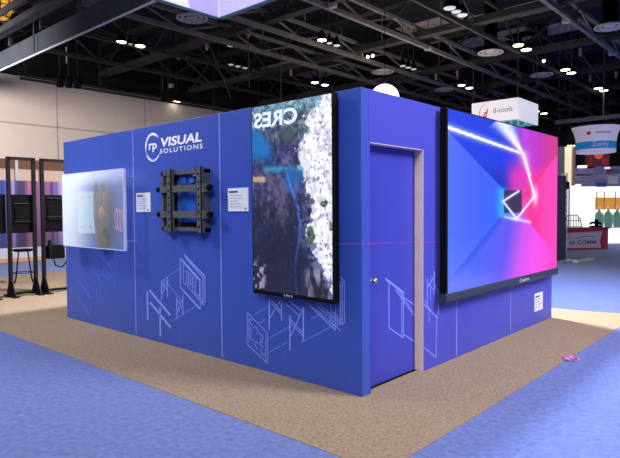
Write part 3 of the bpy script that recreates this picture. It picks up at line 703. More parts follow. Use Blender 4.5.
# ---------------------------------------------------------------- placards
def placard_left(x0, x1, z0, z1, label, hw):
    t = thing('info_placard', label, 'placard', ((x0+x1)/2,0,z0), 'white information placards')
    MB().box((x0,-.012,z0),(x1,0,z1)).build('board', paper, t)
    h = z1-z0; w = x1-x0
    MB().box((x0+.06*w,-.0135,z1-.2*h),(x0+hw*w,-.012,z1-.12*h)).build('heading', ink, t)
    b = MB()
    for k_, fr_ in enumerate((.78,.8,.5,.74,.7)):
        z = z1-(.32+.12*k_)*h; b.box((x0+.1*w,-.0133,z-.018*h),(x0+.1*w+fr_*.8*w,-.012,z+.018*h))
    b.box((x1-.2*w,-.0133,z0+.06*h),(x1-.06*w,-.012,z0+.16*h))
    b.build('text_lines', ink_l, t)
placard_left(-3.255,-2.965,1.474,1.695,'small white placard between the clear panel and the black mount', .5)
placard_left(-1.60,-1.31,1.478,1.70,'small white placard just left of the tall cliff screen', .5)
t = thing('info_placard', 'small white placard low on the right wall under the video screen', 'placard', (0,3.78,.17), 'white information placards')
MB().box((0,3.64,.17),(.012,3.92,.395)).build('board', paper, t)
MB().box((.012,3.66,.345),(.0135,3.80,.365)).build('heading', ink, t)
b = MB()
for k_, fr_ in enumerate((.2,.16,.22,.14)): b.box((.012,3.665,.315-.034*k_),(.0133,3.665+fr_,.325-.034*k_))
b.build('text_lines', mat('ink_brown', (190,160,150), .6, ns=5, na=.05), t)

# ---------------------------------------------------------------- black TV mount
mt = thing('display_mount', 'empty black metal screen mount bolted to the wall below the white lettering', 'screen mount', (-2.3,0,1.27))
x0, x1, z0, z1 = -2.65, -1.885, 1.275, 1.905
e = MB(); e.box((x0,-.07,z1-.04),(x1,0,z1)); e.box((x0,-.07,z0),(x1,0,z0+.04)); e.box((x0,-.07,z0),(x0+.035,0,z1)); e.box((x1-.035,-.07,z0),(x1,0,z1))
e.build('box_frame', mount_m, mt)
MB().box((x0+.03,-.006,z0+.03),(-2.45,0,z1-.03)).build('back_plate', blackm, mt)
for xc in (on(1,-.118,168.5,200).x, on(1,-.118,198.5,200).x):
    e = MB(); e.box((xc-.042,-.118,z0-.01),(xc+.042,-.108,z1+.02)); e.box((xc-.042,-.118,z0-.01),(xc-.034,-.075,z1+.02)); e.box((xc+.034,-.118,z0-.01),(xc+.042,-.075,z1+.02))
    rl = e.build('upright_rail', mount_m, mt)
    for z in np.arange(z0+.04, z1, .075): MB().box((xc-.012,-.1195,z),(xc+.012,-.118,z+.02)).build('bolt_slot', blackm, rl)
for zc_ in (1.715, 1.448):
    cb = MB().box((-2.66,-.105,zc_-.035),(-1.79,-.075,zc_+.035)).build('cross_bar', mount_m, mt)
    for xe in (-2.80, -1.85): MB().lathe((0,0,0), [(0,-.02),(.028,-.02),(.034,0),(.028,.03),(0,.03)], 12).build('end_cap', blackm, cb)
    caps = [o for o in cb.children][-2:]
    for o_, xe in zip(caps, (-2.66,-1.79)):
        for v in o_.data.vertices: v.co = Vector((v.co.z+xe, v.co.x-.09, v.co.y+zc_))
    MB().box((-1.885,-.112,zc_-.045),(-1.845,-.07,zc_+.045)).build('clamp_plate', mount_m, cb)
for (a, b_, za, zb) in ((-2.36,-2.27,1.76,1.84),(-2.2,-2.13,1.77,1.83)): MB().box((a,-.03,za),(b_,0,zb)).build('junction_box', mat('socket_blue', (40,96,200), .5, ns=4, na=.1), mt, bevel=.005)
MB().box((-2.12,-.04,1.84),(-2.08,-.01,1.88)).build('white_plug', paper, mt)
MB().box((-2.37,-.008,1.34),(-2.08,0,1.66)).build('blue_cover_plate', mat('cover_blue', (30,92,196), .4, ns=3, na=.15), mt)
MB().box((-2.37,-.03,1.315),(-2.12,-.008,1.36)).build('lower_tray', blackm, mt)

# ---------------------------------------------------------------- clear acrylic display panel
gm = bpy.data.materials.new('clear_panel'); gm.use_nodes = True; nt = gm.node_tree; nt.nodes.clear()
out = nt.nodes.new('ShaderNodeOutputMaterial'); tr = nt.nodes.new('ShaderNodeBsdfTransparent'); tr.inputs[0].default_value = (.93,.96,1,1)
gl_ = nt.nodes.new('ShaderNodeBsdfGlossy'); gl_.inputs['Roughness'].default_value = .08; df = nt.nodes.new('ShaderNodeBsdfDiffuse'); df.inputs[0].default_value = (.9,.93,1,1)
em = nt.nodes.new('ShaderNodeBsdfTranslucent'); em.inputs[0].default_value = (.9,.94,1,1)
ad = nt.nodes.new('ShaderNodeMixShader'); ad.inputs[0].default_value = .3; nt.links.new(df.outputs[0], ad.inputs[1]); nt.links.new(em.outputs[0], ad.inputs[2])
# clear sheet: glare painted as a glow, strong at upper left, thinning to clear
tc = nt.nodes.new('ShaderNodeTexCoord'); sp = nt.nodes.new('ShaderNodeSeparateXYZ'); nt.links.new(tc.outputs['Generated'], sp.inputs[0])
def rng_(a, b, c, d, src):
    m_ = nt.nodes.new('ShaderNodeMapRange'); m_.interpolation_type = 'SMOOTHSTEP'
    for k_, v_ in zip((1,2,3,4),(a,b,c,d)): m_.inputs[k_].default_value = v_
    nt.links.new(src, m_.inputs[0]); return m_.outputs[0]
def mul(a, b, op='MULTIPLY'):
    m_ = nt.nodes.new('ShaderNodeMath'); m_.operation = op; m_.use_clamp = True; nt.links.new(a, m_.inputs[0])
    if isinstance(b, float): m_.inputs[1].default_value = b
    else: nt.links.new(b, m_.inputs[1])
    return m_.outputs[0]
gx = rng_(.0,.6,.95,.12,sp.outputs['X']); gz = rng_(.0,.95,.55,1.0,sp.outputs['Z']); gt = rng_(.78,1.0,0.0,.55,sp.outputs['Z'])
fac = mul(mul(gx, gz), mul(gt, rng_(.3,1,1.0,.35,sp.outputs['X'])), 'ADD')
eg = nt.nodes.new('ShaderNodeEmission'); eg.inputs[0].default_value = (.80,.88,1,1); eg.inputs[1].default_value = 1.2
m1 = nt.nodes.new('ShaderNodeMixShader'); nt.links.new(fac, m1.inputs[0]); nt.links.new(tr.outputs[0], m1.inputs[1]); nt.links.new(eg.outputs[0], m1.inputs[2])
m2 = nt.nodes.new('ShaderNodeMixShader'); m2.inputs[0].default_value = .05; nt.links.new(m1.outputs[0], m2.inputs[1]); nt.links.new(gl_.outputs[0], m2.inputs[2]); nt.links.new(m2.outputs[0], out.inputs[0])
edge_m = mat('acrylic_edge', (196,206,246), .3, ns=5, na=.05, emit=.1)
PXa, PXb, PZ0, PZ1, PY_ = -4.80, -3.235, 1.03, 1.975, -.18
ac = thing('clear_display_panel', 'clear panel with painted glare on standoffs at the left end of the booth wall', 'display panel', ((PXa+PXb)/2,-.1,PZ0))
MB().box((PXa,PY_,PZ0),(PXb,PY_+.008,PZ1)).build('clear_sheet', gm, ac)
e = MB(); e.box((PXb-.012,PY_-.003,PZ0),(PXb,PY_+.03,PZ1)); e.box((PXa,PY_-.002,PZ0),(PXb,PY_+.012,PZ0+.008)); e.box((PXa,PY_-.002,PZ1-.006),(PXb,PY_+.012,PZ1)); e.box((PXa,PY_-.002,PZ0),(PXa+.006,PY_+.012,PZ1))
e.build('sheet_edge', edge_m, ac)
for (x, z) in ((-4.62,1.13),(-4.62,1.88),(-3.35,1.13),(-3.35,1.88)): MB().tube([(x,PY_+.006,z),(x,0,z)], .012, 10).build('standoff', chrome, ac)
pa = on(1,-.06,77,192); pb = on(1,-.06,95,234)
q = MB().box((pa.x,-.06,pb.z),(pb.x,0,pa.z)).build('mount_plate', mat('plate_pale', (176,206,214), .5, ns=4, na=.05), ac, bevel=.01)
h_ = MB()
for x in (pa.x+.06,pa.x+.15,pb.x-.13): 
    for z in (pb.z+.07,pa.z-.09): h_.box((x,-.062,z),(x+.035,-.06,z+.022))
h_.build('mount_slot', mat('slot_dark', (70,80,96), .5, ns=3, na=.1), q)
lm_ = MB()
for i in range(8):
    tp = 95.5+1.9*i; bt_ = 99+.75*i; mid = 96+1.6*i
    P_ = [on(1,-.05-.02*(i%2),np.interp(s_,[0,.35,.62,1],[tp,mid,mid+.5,bt_]),np.interp(s_,[0,1],[180+4*((i*3)%4),249])) for s_ in np.linspace(0,1,12)]
    lm_.tube(P_, [.016+.018*math.sin(PI*min(1,s_*1.1)) for s_ in np.linspace(0,1,12)], 8)
lm_.build('tan_reflection', mat('reflection_tan', (122,92,70), .6, ns=6, na=.35), ac, True)  # solid strands stand in for a reflection of people in the sheet
def blob(px, py, ra, rb, nm, m_):
    c_ = on(1,-.11,px,py); MB().lathe(c_, [(ra*math.sin(a), -rb*math.cos(a)) for a in np.linspace(.001,PI-.001,10)], 16).build(nm, m_, ac, True)
blob(103.5,213,.06,.085,'orange_reflection', mat('reflection_orange', (190,112,62), .5, ns=4, na=.15))  # coloured blobs belong to the same modelled reflection
blob(105.5,202.5,.045,.1,'red_reflection', mat('reflection_red', (128,60,50), .5, ns=4, na=.1))
blob(105.5,232,.04,.06,'black_reflection', blackm)
e = MB()
for i, px in enumerate((116.5,119,121.5)):
    c_ = on(1,-.06,px,219+i); e.tube([(c_.x+.03*math.cos(a), -.06, c_.z+.13*math.sin(a)) for a in np.linspace(0,2*PI,15)], .007, 6)
e.build('pink_reflection', mat('reflection_pink', (230,140,190), .5, ns=4, na=.05), ac)  # pink loops, also modelled in place of a reflection

# ---------------------------------------------------------------- floor sticker
p = on(2, .012, 569.5, 358)
t = thing('floor_sticker', 'round magenta floor sticker at the seam of tan and blue carpet', 'sticker', (p.x,p.y,.008))
MB().lathe((p.x,p.y,.009), [(.088,0),(.088,.003),(.078,.003)], 28).build('pale_rim', mat('sticker_rim', (226,170,220), .5, ns=4, na=.05), t)
MB().lathe((p.x,p.y,.009), [(.08,.0),(.08,.0035),(0,.0035)], 28).build('disc', mat('sticker_magenta', (150,40,140), .5, ns=4, na=.05), t)
ft = MB()
for s in (-1,1):
    o_ = Vector((p.x,p.y,.0132))+Vector((rt[0],rt[1],0))*.028*s+Vector((fw[0],fw[1],0))*.012*s
    for (ln, cx, cy, ra, rb) in ((0,0,.016,.016,.028),(0,0,-.031,.012,.016)):
        c_ = o_+Vector((fw[0],fw[1],0))*cy
        ft.add([c_]+[c_+Vector((rt[0],rt[1],0))*ra*math.cos(a)+Vector((fw[0],fw[1],0))*rb*math.sin(a) for a in np.linspace(0,2*PI,14)], [(0,i,i+1) for i in range(1,14)])
ft.build('shoe_print', mat('sticker_white', (236,200,236), .5, ns=4, na=.03), t)

# ---------------------------------------------------------------- left: black stands with displays
FX = -7.75
def stand(y0, y1, label, top=None):
    top = top or on(0,FX,22,157.4).z
    t = thing('black_frame_stand', label, 'display stand', (FX,(y0+y1)/2,.008), 'black display stands at left')
    for y in (y0, y1):
        ps = MB().box((FX-.03,y-.028,.05),(FX+.03,y+.028,top)).build('post', black, t)
        bs_ = MB(); bs_.prism([(FX-.2,y-.006,.012),(FX+.24,y-.006,.012),(FX+.04,y-.006,.34),(FX-.04,y-.006,.34)], (0,.012,0)); bs_.prism([(FX,y-.07,.012),(FX,y+.07,.012),(FX,y+.03,.34),(FX,y-.03,.34)], (.012,0,0)); bs_.box((FX-.22,y-.05,.008),(FX+.26,y+.05,.022))
        bs_.build('gusset_foot', black, t)
    MB().box((FX-.03,y0,top-.05),(FX+.03,y1,top)).build('top_bar', black, t)
    MB().box((FX-.03,y0,.03),(FX+.03,y1,.07)).build('bottom_bar', black, t)
    return t
stand(on(0,FX,10,250).y, on(0,FX,35.2,250).y, 'black frame stand beside the stool, left of its pair')
stand(on(0,FX,43.5,250).y, on(0,FX,74,250).y, 'black frame stand nearest the booth, partly hidden behind it')
def display(y0, y1, za, zb, label, lines):
    t = thing('rear_display', label, 'display', (FX+.02,(y0+y1)/2,za), 'black displays on the left stands')
    MB().box((FX-.13,y0,za),(FX-.032,y1,zb)).build('casing', blackm, t, bevel=.01)
    MB().box((FX-.033,y0+.08,za+.2),(FX-.012,y1-.08,zb-.2)).build('rear_cover', blackm, t, bevel=.01)
    e = MB()
    for z in lines: e.box((FX-.012,y0+.06,z),(FX-.004,y1-.1,z+.008))
    e.build('vent_slit', mat('slit_grey', (92,92,98), .4, .5, ns=3, na=.1), t)
ya = on(0,FX,9.5,220).y; yb = on(0,FX,37,220).y; yc = on(0,FX,43,220).y; yd = on(0,FX,75,220).y
zt = on(0,FX,20,194.5).z; zb = on(0,FX,20,233).z
display(ya+.02, yb-.02, zb, zt, 'black display back held in the left stand above the stool', (zt-.16,zt-.48))
display(yc+.02, yd-.02, zb, zt, 'black display back held in the stand nearest the booth', (zt-.06,zt-.4))
yl = on(0,FX,-30,220).y; yr = on(0,FX,8,220).y
display(yl, yr-.02, zb, zt, 'black display back cut off by the left edge of the view', (zt-.2,))
# its stand
stand(yl-.06, on(0,FX,-8,220).y, 'black frame stand cut off by the left edge of the view', top=zt+.02)
y1_ = on(0,FX,49,250).y; y2_ = on(0,FX,66,250).y; za = on(0,FX,55,259).z; zc2 = on(0,FX,55,245.5).z
t = thing('black_control_case', 'black control case hanging low on the stand nearest the booth', 'case', (FX,(y1_+y2_)/2,za))
MB().box((FX-.2,y1_,za),(FX-.032,y2_,zc2)).build('case_body', blackm, t, bevel=.015)
MB().tube([(FX-.05,y1_+.1,za+.02),(FX-.02,y1_+.12,za-.12),(FX-.02,y1_+.25,za-.16),(FX-.05,y1_+.34,za-.06),(FX-.05,y1_+.36,za+.01)], .012, 8).build('cable_loop', blackm, t, True)
MB().box((FX-.1,y1_+.02,za+.02),(FX-.02,y1_+.06,zc2+.1)).build('hanger', black, t)
# stool
p = on(2, .0, 24, 283)
p.z=.009
t = thing('wire_stool', 'black bar stool with thin bent wire legs behind the left stand', 'stool', (p.x,p.y,0))
MB().lathe((p.x,p.y,.66), [(0,0),(.17,.0),(.2,.025),(.19,.05),(.12,.045),(0,.035)], 24).build('seat', blackm, t, True)
for a in (.4,1.97,3.54,5.1):
    c_, s_2 = math.cos(a), math.sin(a)
    MB().tube([(p.x+.12*c_,p.y+.12*s_2,.67),(p.x+.16*c_,p.y+.16*s_2,.4),(p.x+.2*c_,p.y+.2*s_2,.12),(p.x+.23*c_,p.y+.23*s_2,.03),(p.x+.3*c_,p.y+.3*s_2,.014)], .012, 8).build('leg', blackm, t, True)
MB().tube([(p.x+.185*math.cos(a),p.y+.185*math.sin(a),.22) for a in np.linspace(0,2*PI,25)], .009, 6).build('foot_ring', blackm, t, True)
p = on(2, .02, 22, 295)
tag(MB().tube([p+Vector((.0,-.18,-.004)), p+Vector((.08,-.06,0)), p+Vector((.02,.05,.01)), p+Vector((.1,.16,0)), p+Vector((.0,.25,-.004))], .014, 8).build('floor_cable', mat('cable_green', (70,96,50), .6, ns=5, na=.2), None, True), 'loose green cable on the carpet at the feet of the left stand', 'cable')

# far left neighbouring booth with LED ribbon
NX = -14.9
nb = thing('ribbon_booth', 'neighbouring booth with colourful banded screen behind the black stands', 'booth', (NX,3.5,0))
zz = lambda py: on(0,NX,30,py).z
ylo, yhi = -4.0, 9.0
ribz0, ribz1 = zz(247), zz(181)
nu, nv = 260, 24
ys = np.linspace(ylo,yhi,nu+1); r_ = np.random.default_rng(5)
keys = np.array([(40,60,150),(96,84,190),(150,120,210),(214,190,236),(96,70,150),(60,44,96),(120,80,140),(200,110,140),(236,150,150),(180,120,180),(90,110,200)],float)
kk = fbm((2,nu+1),(18,1),3,4)[0]; kk = (kk-kk.min())/(kk.max()-kk.min())
kc = np.stack([np.interp(kk,np.linspace(0,1,len(keys)),keys[:,i]) for i in range(3)],-1)
colr = np.repeat(kc[None],nv+1,0)*np.linspace(1,.62,nv+1)[:,None,None]
grid_screen('ribbon_screen', (NX+.001,ylo,ribz1), (0,yhi-ylo,0), (0,0,ribz0-ribz1), nu, nv, slin(colr), mat('ribbon_picture', (10,10,12), .5, vcol='pic', emit=1.15), nb)
MB().box((NX-.2,ylo,ribz0),(NX,yhi,ribz1)).build('screen_casing', blackm, nb)
MB().box((NX-.2,ylo,zz(257)),(NX+.02,yhi,ribz0)).build('white_plinth', mat('plinth_white', (206,206,220), .6, ns=3, na=.04), nb)
MB().box((NX-.2,ylo,0),(NX+.03,yhi,zz(257))).build('orange_base', mat('base_orange', (222,160,110), .6, ns=3, na=.06), nb)
MB().box((NX-.2,ylo,ribz1),(NX-.05,yhi,zz(169))).build('beige_header', mat('header_beige', (232,200,176), .7, ns=3, na=.04, emit=.12), nb)
MB().box((NX-.3,ylo,zz(169)),(NX,yhi,zz(160))).build('brown_fascia', mat('fascia_brown', (140,96,72), .7, ns=3, na=.08), nb)
for px in (17,34.5,41):
    y = on(0,NX+.05,px,170).y; MB().box((NX-.045,y-.04,ribz1),(NX+.03,y+.04,zz(160))).build('white_post', trimw, nb)

# ---------------------------------------------------------------- right background
# black panel and truss tower
p = on(2, 0, 562, 262.5)
dx = Vector((r0[0], r0[1], 0)); df_ = Vector((fw[0], fw[1], 0)).normalized()
t = thing('black_display_tower', 'tall narrow black panel standing just beyond the video screen', 'panel', p)
hP = 88*15.0/F
def obox(mb, o, a, b, w0, w1, z0_, z1_):
    P = [o+dx*a+df_*w0, o+dx*b+df_*w0, o+dx*b+df_*w1, o+dx*a+df_*w1]
    mb.prism([q+Vector((0,0,z0_)) for q in P], (0,0,z1_-z0_)); return mb
obox(MB(), p, -.9, .10, 0, .12, .06, hP).build('black_panel', mat('panel_black', (40,42,62), .6, ns=5, na=.1), t, bevel=.01)
obox(MB(), p, -.9, .02, -.2, .3, 0, .06).build('base_plate', chrome, t, bevel=.01)
p2 = p+dx*.23+df_*.4
t = thing('truss_tower', 'slim silver truss stand with flat foot beside the narrow black panel', 'truss stand', p2)
e = MB()
for a, b in ((-.07,0),(.07,0),(0,.12)): e.tube([p2+dx*a+df_*b, p2+dx*a+df_*b+Vector((0,0,2.45))], .016, 8)
e.build('upright', chrome, t)
e = MB()
for i in range(12):
    z = .1+.2*i; e.tube([p2+dx*-.07+Vector((0,0,z)), p2+dx*.07+Vector((0,0,z+.1))], .008, 6); e.tube([p2+dx*.07+Vector((0,0,z+.1)), p2+dx*-.07+Vector((0,0,z+.2))], .008, 6)
e.build('lacing', chrome, t)
e = MB(); obox(e, p2, -.35, .35, -.05, .15, 0, .03); obox(e, p2, -.05, .05, -.35, .4, 0, .03); e.build('flat_foot', chrome, t)
e = MB(); e.box(p2+Vector((-.1,-.1,2.0)), p2+Vector((.1,.1,2.2))); e.build('clamp_head', black, t)
a_ = on(2, .01, 575, 262.4); b_ = on(2, .01, 592, 259.6)
tag(MB().bar(a_+Vector((0,0,.02)), b_+Vector((0,0,.02)), .14, .05).build('cable_ramp', mat('ramp_pale', (216,214,224), .5, ns=4, na=.05)), 'pale strip lying on the blue carpet beside the truss stand', 'cable ramp')

# counter with banner
cA = on(2, 0, 562, 250.3); cB = on(2, 0, 608, 249.2); dcn = (cB-cA).normalized(); nrm = Vector((-dcn.y, dcn.x, 0));
if nrm.dot(df_) < 0: nrm = -nrm
Lc = (cB-cA).length; Hc = 22.0*((cB-Vector(CAM)).dot(Vector(fw)))/F
t = thing('red_counter', 'red reception counter with white curved lettered front panel', 'counter', cA+dcn*Lc/2)
def cbox(mb, a, b, w0, w1, z0_, z1_):
    P = [cA+dcn*a+nrm*w0, cA+dcn*b+nrm*w0, cA+dcn*b+nrm*w1, cA+dcn*a+nrm*w1]
    mb.prism([q+Vector((0,0,z0_)) for q in P], (0,0,z1_-z0_)); return mb
redm = mat('counter_red', (206,52,84), .5, ns=3, na=.06)
cbox(MB(), -.6, Lc, 0, .6, 0, Hc-.05).build('body', redm, t)
cbox(MB(), -.65, Lc+.06, -.04, .66, Hc-.05, Hc).build('top', mat('counter_top_red', (190,44,70), .4, ns=3, na=.06), t, bevel=.01)
prf = [(-.6,.07),(Lc*.83,.07),(Lc*.81,.3),(Lc*.83,Hc*.6),(Lc*.87,Hc-.14),(-.6,Hc-.2)]
MB().prism([cA+dcn*u+Vector((0,0,v))-nrm*.02 for u, v in prf], nrm*.016).build('front_panel', mat('counter_white', (226,214,232), .5, ns=3, na=.03), t)
for wd1, ra in (('IS',(Lc*.15,Lc*.27,Hc*.24,Hc*.42)),('COMM',(Lc*.32,Lc*.74,Hc*.25,Hc*.43))):
    text(wd1, lambda u,v: tuple(cA+dcn*u+Vector((0,0,v))-nrm*.024), None, ra, off=.02, shear=.15).build('lettering', mat('counter_ink', (110,92,124), .6, ns=3, na=.05), t)
e = MB(); e.tube([cA+dcn*(Lc*.3+Lc*.4*s)+Vector((0,0,Hc*(.52+.09*math.sin(PI*s*.8))))-nrm*.024 for s in np.linspace(0,1,10)], .012, 6); e.build('swoosh', mat('counter_ink'
    , (110,92,124)), t)
q = cA+dcn*(Lc*.84)+nrm*.25+Vector((0,0,Hc))
t = thing('desk_telephone', 'small black device sitting on the right end of the red counter', 'device', q)
e = MB(); e.box(q+Vector((-.2,-.12,0)), q+Vector((.2,.12,.05))); e.build('base', blackm, t, bevel=.015)
e = MB(); e.tube([q+Vector((-.2,-.02,.1)), q+Vector((-.14,-.02,.16)), q+Vector((.1,-.02,.16)), q+Vector((.18,-.02,.1))], .04, 8); e.build('handset', blackm, t, True)
MB().box(q+Vector((-.06,.02,.04)), q+Vector((.06,.06,.28))).build('riser', blackm, t)

# bright white booth
wd = 24.0
base = on(2, 0, 600, 243.5); dW = (Vector(CAM)-base); 
o0 = Vector((base.x, base.y, 0))
def wbox(mb, pxa, pxb, pya, pyb, dd=0, th_=.1):
    """upright board facing the aisle, spanning photo columns/rows at this booth's distance"""
    k_ = (o0-Vector(CAM)).dot(df_)+dd
    a = (pxa-310)/F*k_; b = (pxb-310)/F*k_; hz = 208.6
    z0_ = 1.4944-(pyb-hz)*k_/F; z1_ = 1.4944-(pya-hz)*k_/F
    cc = Vector((CAM[0],CAM[1],0))+df_*k_
    P = [cc+dx*a, cc+dx*b, cc+dx*b+df_*th_, cc+dx*a+df_*th_]
    mb.prism([q_+Vector((0,0,max(0,z0_))) for q_ in P], (0,0,z1_-max(0,z0_)))
    return mb
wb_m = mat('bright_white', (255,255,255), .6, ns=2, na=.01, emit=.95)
t = thing('white_booth', 'overexposed bright white booth wall beyond the red counter', 'booth', o0)
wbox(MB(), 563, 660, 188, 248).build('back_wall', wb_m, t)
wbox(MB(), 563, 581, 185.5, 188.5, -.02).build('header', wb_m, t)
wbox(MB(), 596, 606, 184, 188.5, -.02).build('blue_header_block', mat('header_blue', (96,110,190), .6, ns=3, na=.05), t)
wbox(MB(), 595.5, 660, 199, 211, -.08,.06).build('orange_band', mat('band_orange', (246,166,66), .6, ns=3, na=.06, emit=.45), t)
for x in (596.5,604,615,624): wbox(MB(), x, x+.7, 193, 212, -.12, .03).build('shelf_upright', mat('upright_olive', (150,150,120), .6, ns=3, na=.06, emit=.15), t)
wbox(MB(), 594.5, 660, 228.5, 229.6, -.35, .35).build('glass_shelf', mat('shelf_pale', (176,196,190), .4, ns=3, na=.05, emit=.2), t)
gm2 = mat('bottle_green', (108,150,132), .3, ns=4, na=.2, emit=.32)
gm3 = mat('bottle_top', (196,210,196), .4, ns=4, na=.1, emit=.4)
k_ = (o0-Vector(CAM)).dot(df_)-.22
for i, x in enumerate((599.3,608.4,617.5)):
    cc = Vector((CAM[0],CAM[1],0))+df_*k_+dx*((x-310)/F*k_); z0_ = 1.4944-(228.4-208.6)*k_/F
    t = thing('green_vessel', '%s large green bottle shape on the pale shelf in the white booth' % ('first','second','third','fourth','fifth','sixth')[i], 'bottle', (cc.x,cc.y,z0_), 'green bottles in the white booth')
    MB().lathe((cc.x,cc.y,z0_), [(0,0),(.13,.0),(.155,.05),(.17,.25),(.165,.48),(.13,.58),(.06,.63),(.04,.72)], 16).build('bottle_body', gm2, t, True)
    MB().lathe((cc.x,cc.y,z0_+.74), [(.036,0),(.04,.02),(.04,.08),(0,.09)], 12).build('cap', gm3, t, True)
# green wire chair-like rack
k_ = (o0-Vector(CAM)).dot(df_)-.6
cc = Vector((CAM[0],CAM[1],0))+df_*k_+dx*((573-310)/F*k_)
t = thing('wire_rack', 'rounded green wire rack standing behind the red counter', 'rack', (cc.x,cc.y,0))
e = MB(); zz2 = lambda py: 1.4944-(py-208.6)*k_/F
sx = k_/F
prof = [(-8.5,231),(-7,219),(-4.5,216.5),(4,216.5),(7,220),(10,231)]
e.tube([cc+dx*(a*sx)+Vector((0,0,zz2(b))) for a, b in prof], .02, 8)
for a in (-6.8,-8): e.tube([cc+dx*(a*sx)+Vector((0,0,zz2(228 if a < -7 else 222))), cc+dx*((9 if a < -7 else 7.3)*sx)+Vector((0,0,zz2(228 if a < -7 else 222)))], .014, 6)
for a in (-4.5,-2,.5,3,5.5): e.tube([cc+dx*(a*sx)+Vector((0,0,zz2(216.8 if a < 5 else 219))), cc+dx*(a*1.15*sx)+Vector((0,0,zz2(231)))], .014, 6)
e.build('wire_frame', mat('wire_green', (86,120,96), .5, ns=4, na=.15), t)
e = MB()
for a in (-8.5,10): e.bar(cc+dx*(a*sx)+Vector((0,0,zz2(231))), cc+dx*(a*sx), .03)
e.build('rack_legs', MATS['wire_green'], t)
# horizontal white truss and posts above the white booth
k_ = (o0-Vector(CAM)).dot(df_)-1.6
t = thing('header_truss', 'thin white truss spanning above the bright white booth', 'truss', tuple(Vector((CAM[0],CAM[1],0))+df_*k_+dx*((566-310)/F*k_)))
PT = lambda px, py: Vector((CAM[0],CAM[1],0))+df_*k_+dx*((px-310)/F*k_)+Vector((0,0,1.4944-(py-208.6)*k_/F))
tm = mat('truss_pale', (214,214,226), .4, .2, ns=4, na=.05)
MB().tube([PT(566,178.5), PT(650,175.5)], .035, 8).tube([PT(566,181), PT(650,178)], .02, 8).build('chord', tm, t)
MB().tube([PT(569,246), PT(569,172)], .03, 8).tube([PT(650,249), PT(650,175)], .03, 8).build('post', tm, t)
MB().box(PT(611,178)-Vector((.1,.1,.0)), PT(615,185)+Vector((.1,.1,0))).build('bracket', tm, t)
# hazy far structures
def faraway(name, pxa, pxb, pya, pyb, k_, m, label, cat, parts=()):
    hz = 208.6; z = lambda py: max(0, 1.4944-(py-hz)*k_/F)
    cc = Vector((CAM[0],CAM[1],0))+df_*k_
    def bx_(a, b, c, d, off, m2, nm, par):
        mb = MB(); A_ = cc+df_*off+dx*((a-310)/F*k_); B_ = cc+df_*off+dx*((b-310)/F*k_)
        mb.prism([q_+Vector((0,0,z(d))) for q_ in (A_, B_, B_+df_*.3, A_+df_*.3)], (0,0,z(c)-z(d)))
        return mb.build(nm, m2, par)
    t = thing(name, label, cat, tuple(cc+dx*(((pxa+pxb)/2-310)/F*k_)+Vector((0,0,z(pyb)))))
    bx_(pxa, pxb, pya, pyb, 0, m, 'main_panel', t)
    for (nm, a, b, c, d, m2) in parts: bx_(a, b, c, d, -.1, m2, nm, t)
    return t, cc
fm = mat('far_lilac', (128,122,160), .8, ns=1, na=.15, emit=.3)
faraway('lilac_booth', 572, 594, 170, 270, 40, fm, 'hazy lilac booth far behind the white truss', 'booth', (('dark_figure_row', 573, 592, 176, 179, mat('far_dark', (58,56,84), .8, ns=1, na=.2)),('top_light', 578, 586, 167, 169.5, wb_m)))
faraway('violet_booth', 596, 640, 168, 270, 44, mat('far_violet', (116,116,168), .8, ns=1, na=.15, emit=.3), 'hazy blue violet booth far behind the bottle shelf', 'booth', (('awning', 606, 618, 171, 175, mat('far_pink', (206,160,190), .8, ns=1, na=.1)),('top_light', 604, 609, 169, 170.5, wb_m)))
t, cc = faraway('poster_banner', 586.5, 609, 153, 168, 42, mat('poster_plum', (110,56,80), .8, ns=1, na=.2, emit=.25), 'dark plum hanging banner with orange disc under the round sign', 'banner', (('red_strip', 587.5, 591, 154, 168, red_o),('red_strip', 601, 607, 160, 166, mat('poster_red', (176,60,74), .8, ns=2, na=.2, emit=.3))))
kd = 42; c_ = cc+df_*-.15+dx*((597-310)/F*kd)+Vector((0,0,1.4944+(208.6-156)*kd/F))
e = MB(); e.add([c_]+[c_+dx*.36*math.cos(a)+Vector((0,0,.36*math.sin(a))) for a in np.linspace(0,2*PI,24)], [(0,i,i+1) for i in range(1,24)]); e.build('orange_disc', mat('disc_orange', (236,120,86), .6, ns=2, na=.05, emit=.4), t)
e = MB()
for px in (588,608):
    q_ = cc+df_*.15+dx*((px-310)/F*kd)+Vector((0,0,1.4944+(208.6-154)*kd/F)); e.tube([q_, Vector((q_.x,q_.y,11.6))], .015, 5)
e.build('suspension_cable', cab, t)
t, cc = faraway('cream_banner', 558, 573.5, 148.5, 187, 21, mat('tower_cream', (250,236,206), .7, ns=1.5, na=.06, emit=.75), 'cream lit fabric panel hanging above the narrow black panel', 'banner', (('grey_shade', 556, 563, 148.5, 187, mat('tower_shade_grey', (176,172,170), .7, ns=2, na=.06)),('tan_shade', 571, 573.6, 149, 187, mat('tower_shade_tan', (190,160,130), .7, ns=2, na=.06, emit=.1))))  # grey and tan strips paint the shading of a rounded cream panel
e = MB()
for px in (560,572):
    q_ = cc+df_*.15+dx*((px-310)/F*21)+Vector((0,0,1.4944+(208.6-150)*21/F)); e.tube([q_, Vector((q_.x,q_.y,11.6))], .01, 5)
e.build('suspension_cable', cab, t)
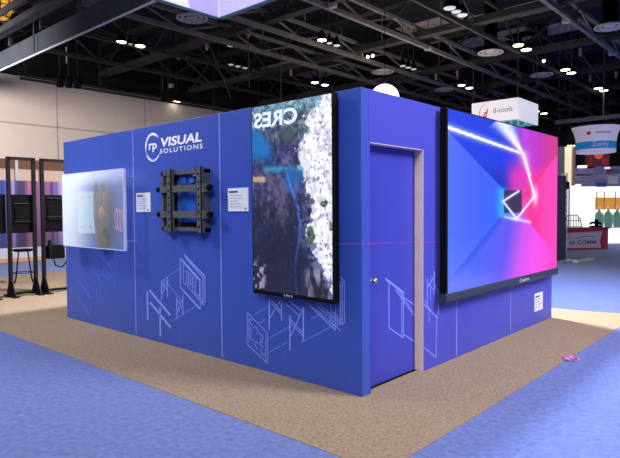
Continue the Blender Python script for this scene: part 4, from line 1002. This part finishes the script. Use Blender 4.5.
for i, px in enumerate((566.5,569.3,572.2)):
    k3 = 21; q_ = Vector((CAM[0],CAM[1],0))+df_*(k3-.1)+dx*((px-310)/F*k3)+Vector((0,0,1.4944+(208.6-147.3)*k3/F))
    u_ = thing('tower_spot', '%s tiny spotlight on top of the cream hanging fabric panel' % ('left','middle','right')[i], 'spotlight', q_, 'spots on the cream banner')
    MB().lathe(q_, [(0,.05),(.03,.04),(.04,0),(0,0)], 10).build('housing', blackm, u_); MB().lathe(q_-Vector((0,0,.012)), [(.036,.012),(.03,-.012),(0,-.018)], 10).build('lens', lens_m, u_)
    MB().tube([q_+Vector((0,0,-.02)), q_+df_*.12+Vector((0,0,-.05))], .01, 5).build('arm', blackm, u_)

# ---------------------------------------------------------------- lights
def area(name, loc, target, size, power, col=(1,1,1), spread=PI):
    l = bpy.data.lights.new(name, 'AREA'); l.shape = 'DISK'; l.size = size; l.energy = power; l.color = col; l.spread = spread
    o = bpy.data.objects.new(name, l); C.objects.link(o); o.location = loc
    d = Vector(target)-Vector(loc); o.rotation_euler = d.to_track_quat('-Z','Y').to_euler(); return o
area('hall_lamp_key', (-2.8,5.2,8.35), (-2.8,5.0,0), 1.0, 2250, (1,.95,.9), 2.8)
area('hall_fill_front', (4.5,-9,8.6), (-1,0,.8), 5, 380, (1,.97,.95), 1.9)  # unseen fill added to brighten the booth from the camera side
area('hall_fill_left', (-6.8,-3.4,6.2), (-5,0,1.6), 1.6, 200, (1,.97,.95), 2.2)  # unseen fill added for a brighter upper left on the booth wall
area('hall_fill_right', (8,4,8.4), (0,2,1), 4, 640, (1,.93,.95), 1.9)  # unseen pinkish fill added to lighten the right booth wall
area('hall_fill_back', (-20,-3,6.6), (-28,12,4), 5, 1000, (1,.93,.88), 1.7)  # unseen fill added out of view to brighten the beige wall
area('hall_fill_far', (4,28,8.2), (4,27.9,0), 6, 2400, (1,.97,1), 2.2)  # unseen fill added to lift the far background
area('bounce_fill', (-10,18,5.5), (-10,18.1,12), 9, 310, (1,.92,.86), 2.9)  # unseen upward fill standing in for bounce light on the ceiling
wd_ = bpy.data.worlds.new('world'); scene.world = wd_; wd_.use_nodes = True
wd_.node_tree.nodes['Background'].inputs[0].default_value = (.92,.92,1,1); wd_.node_tree.nodes['Background'].inputs[1].default_value = .3
scene.view_settings.view_transform = 'Standard'; scene.view_settings.look = 'None'; scene.view_settings.exposure = 0
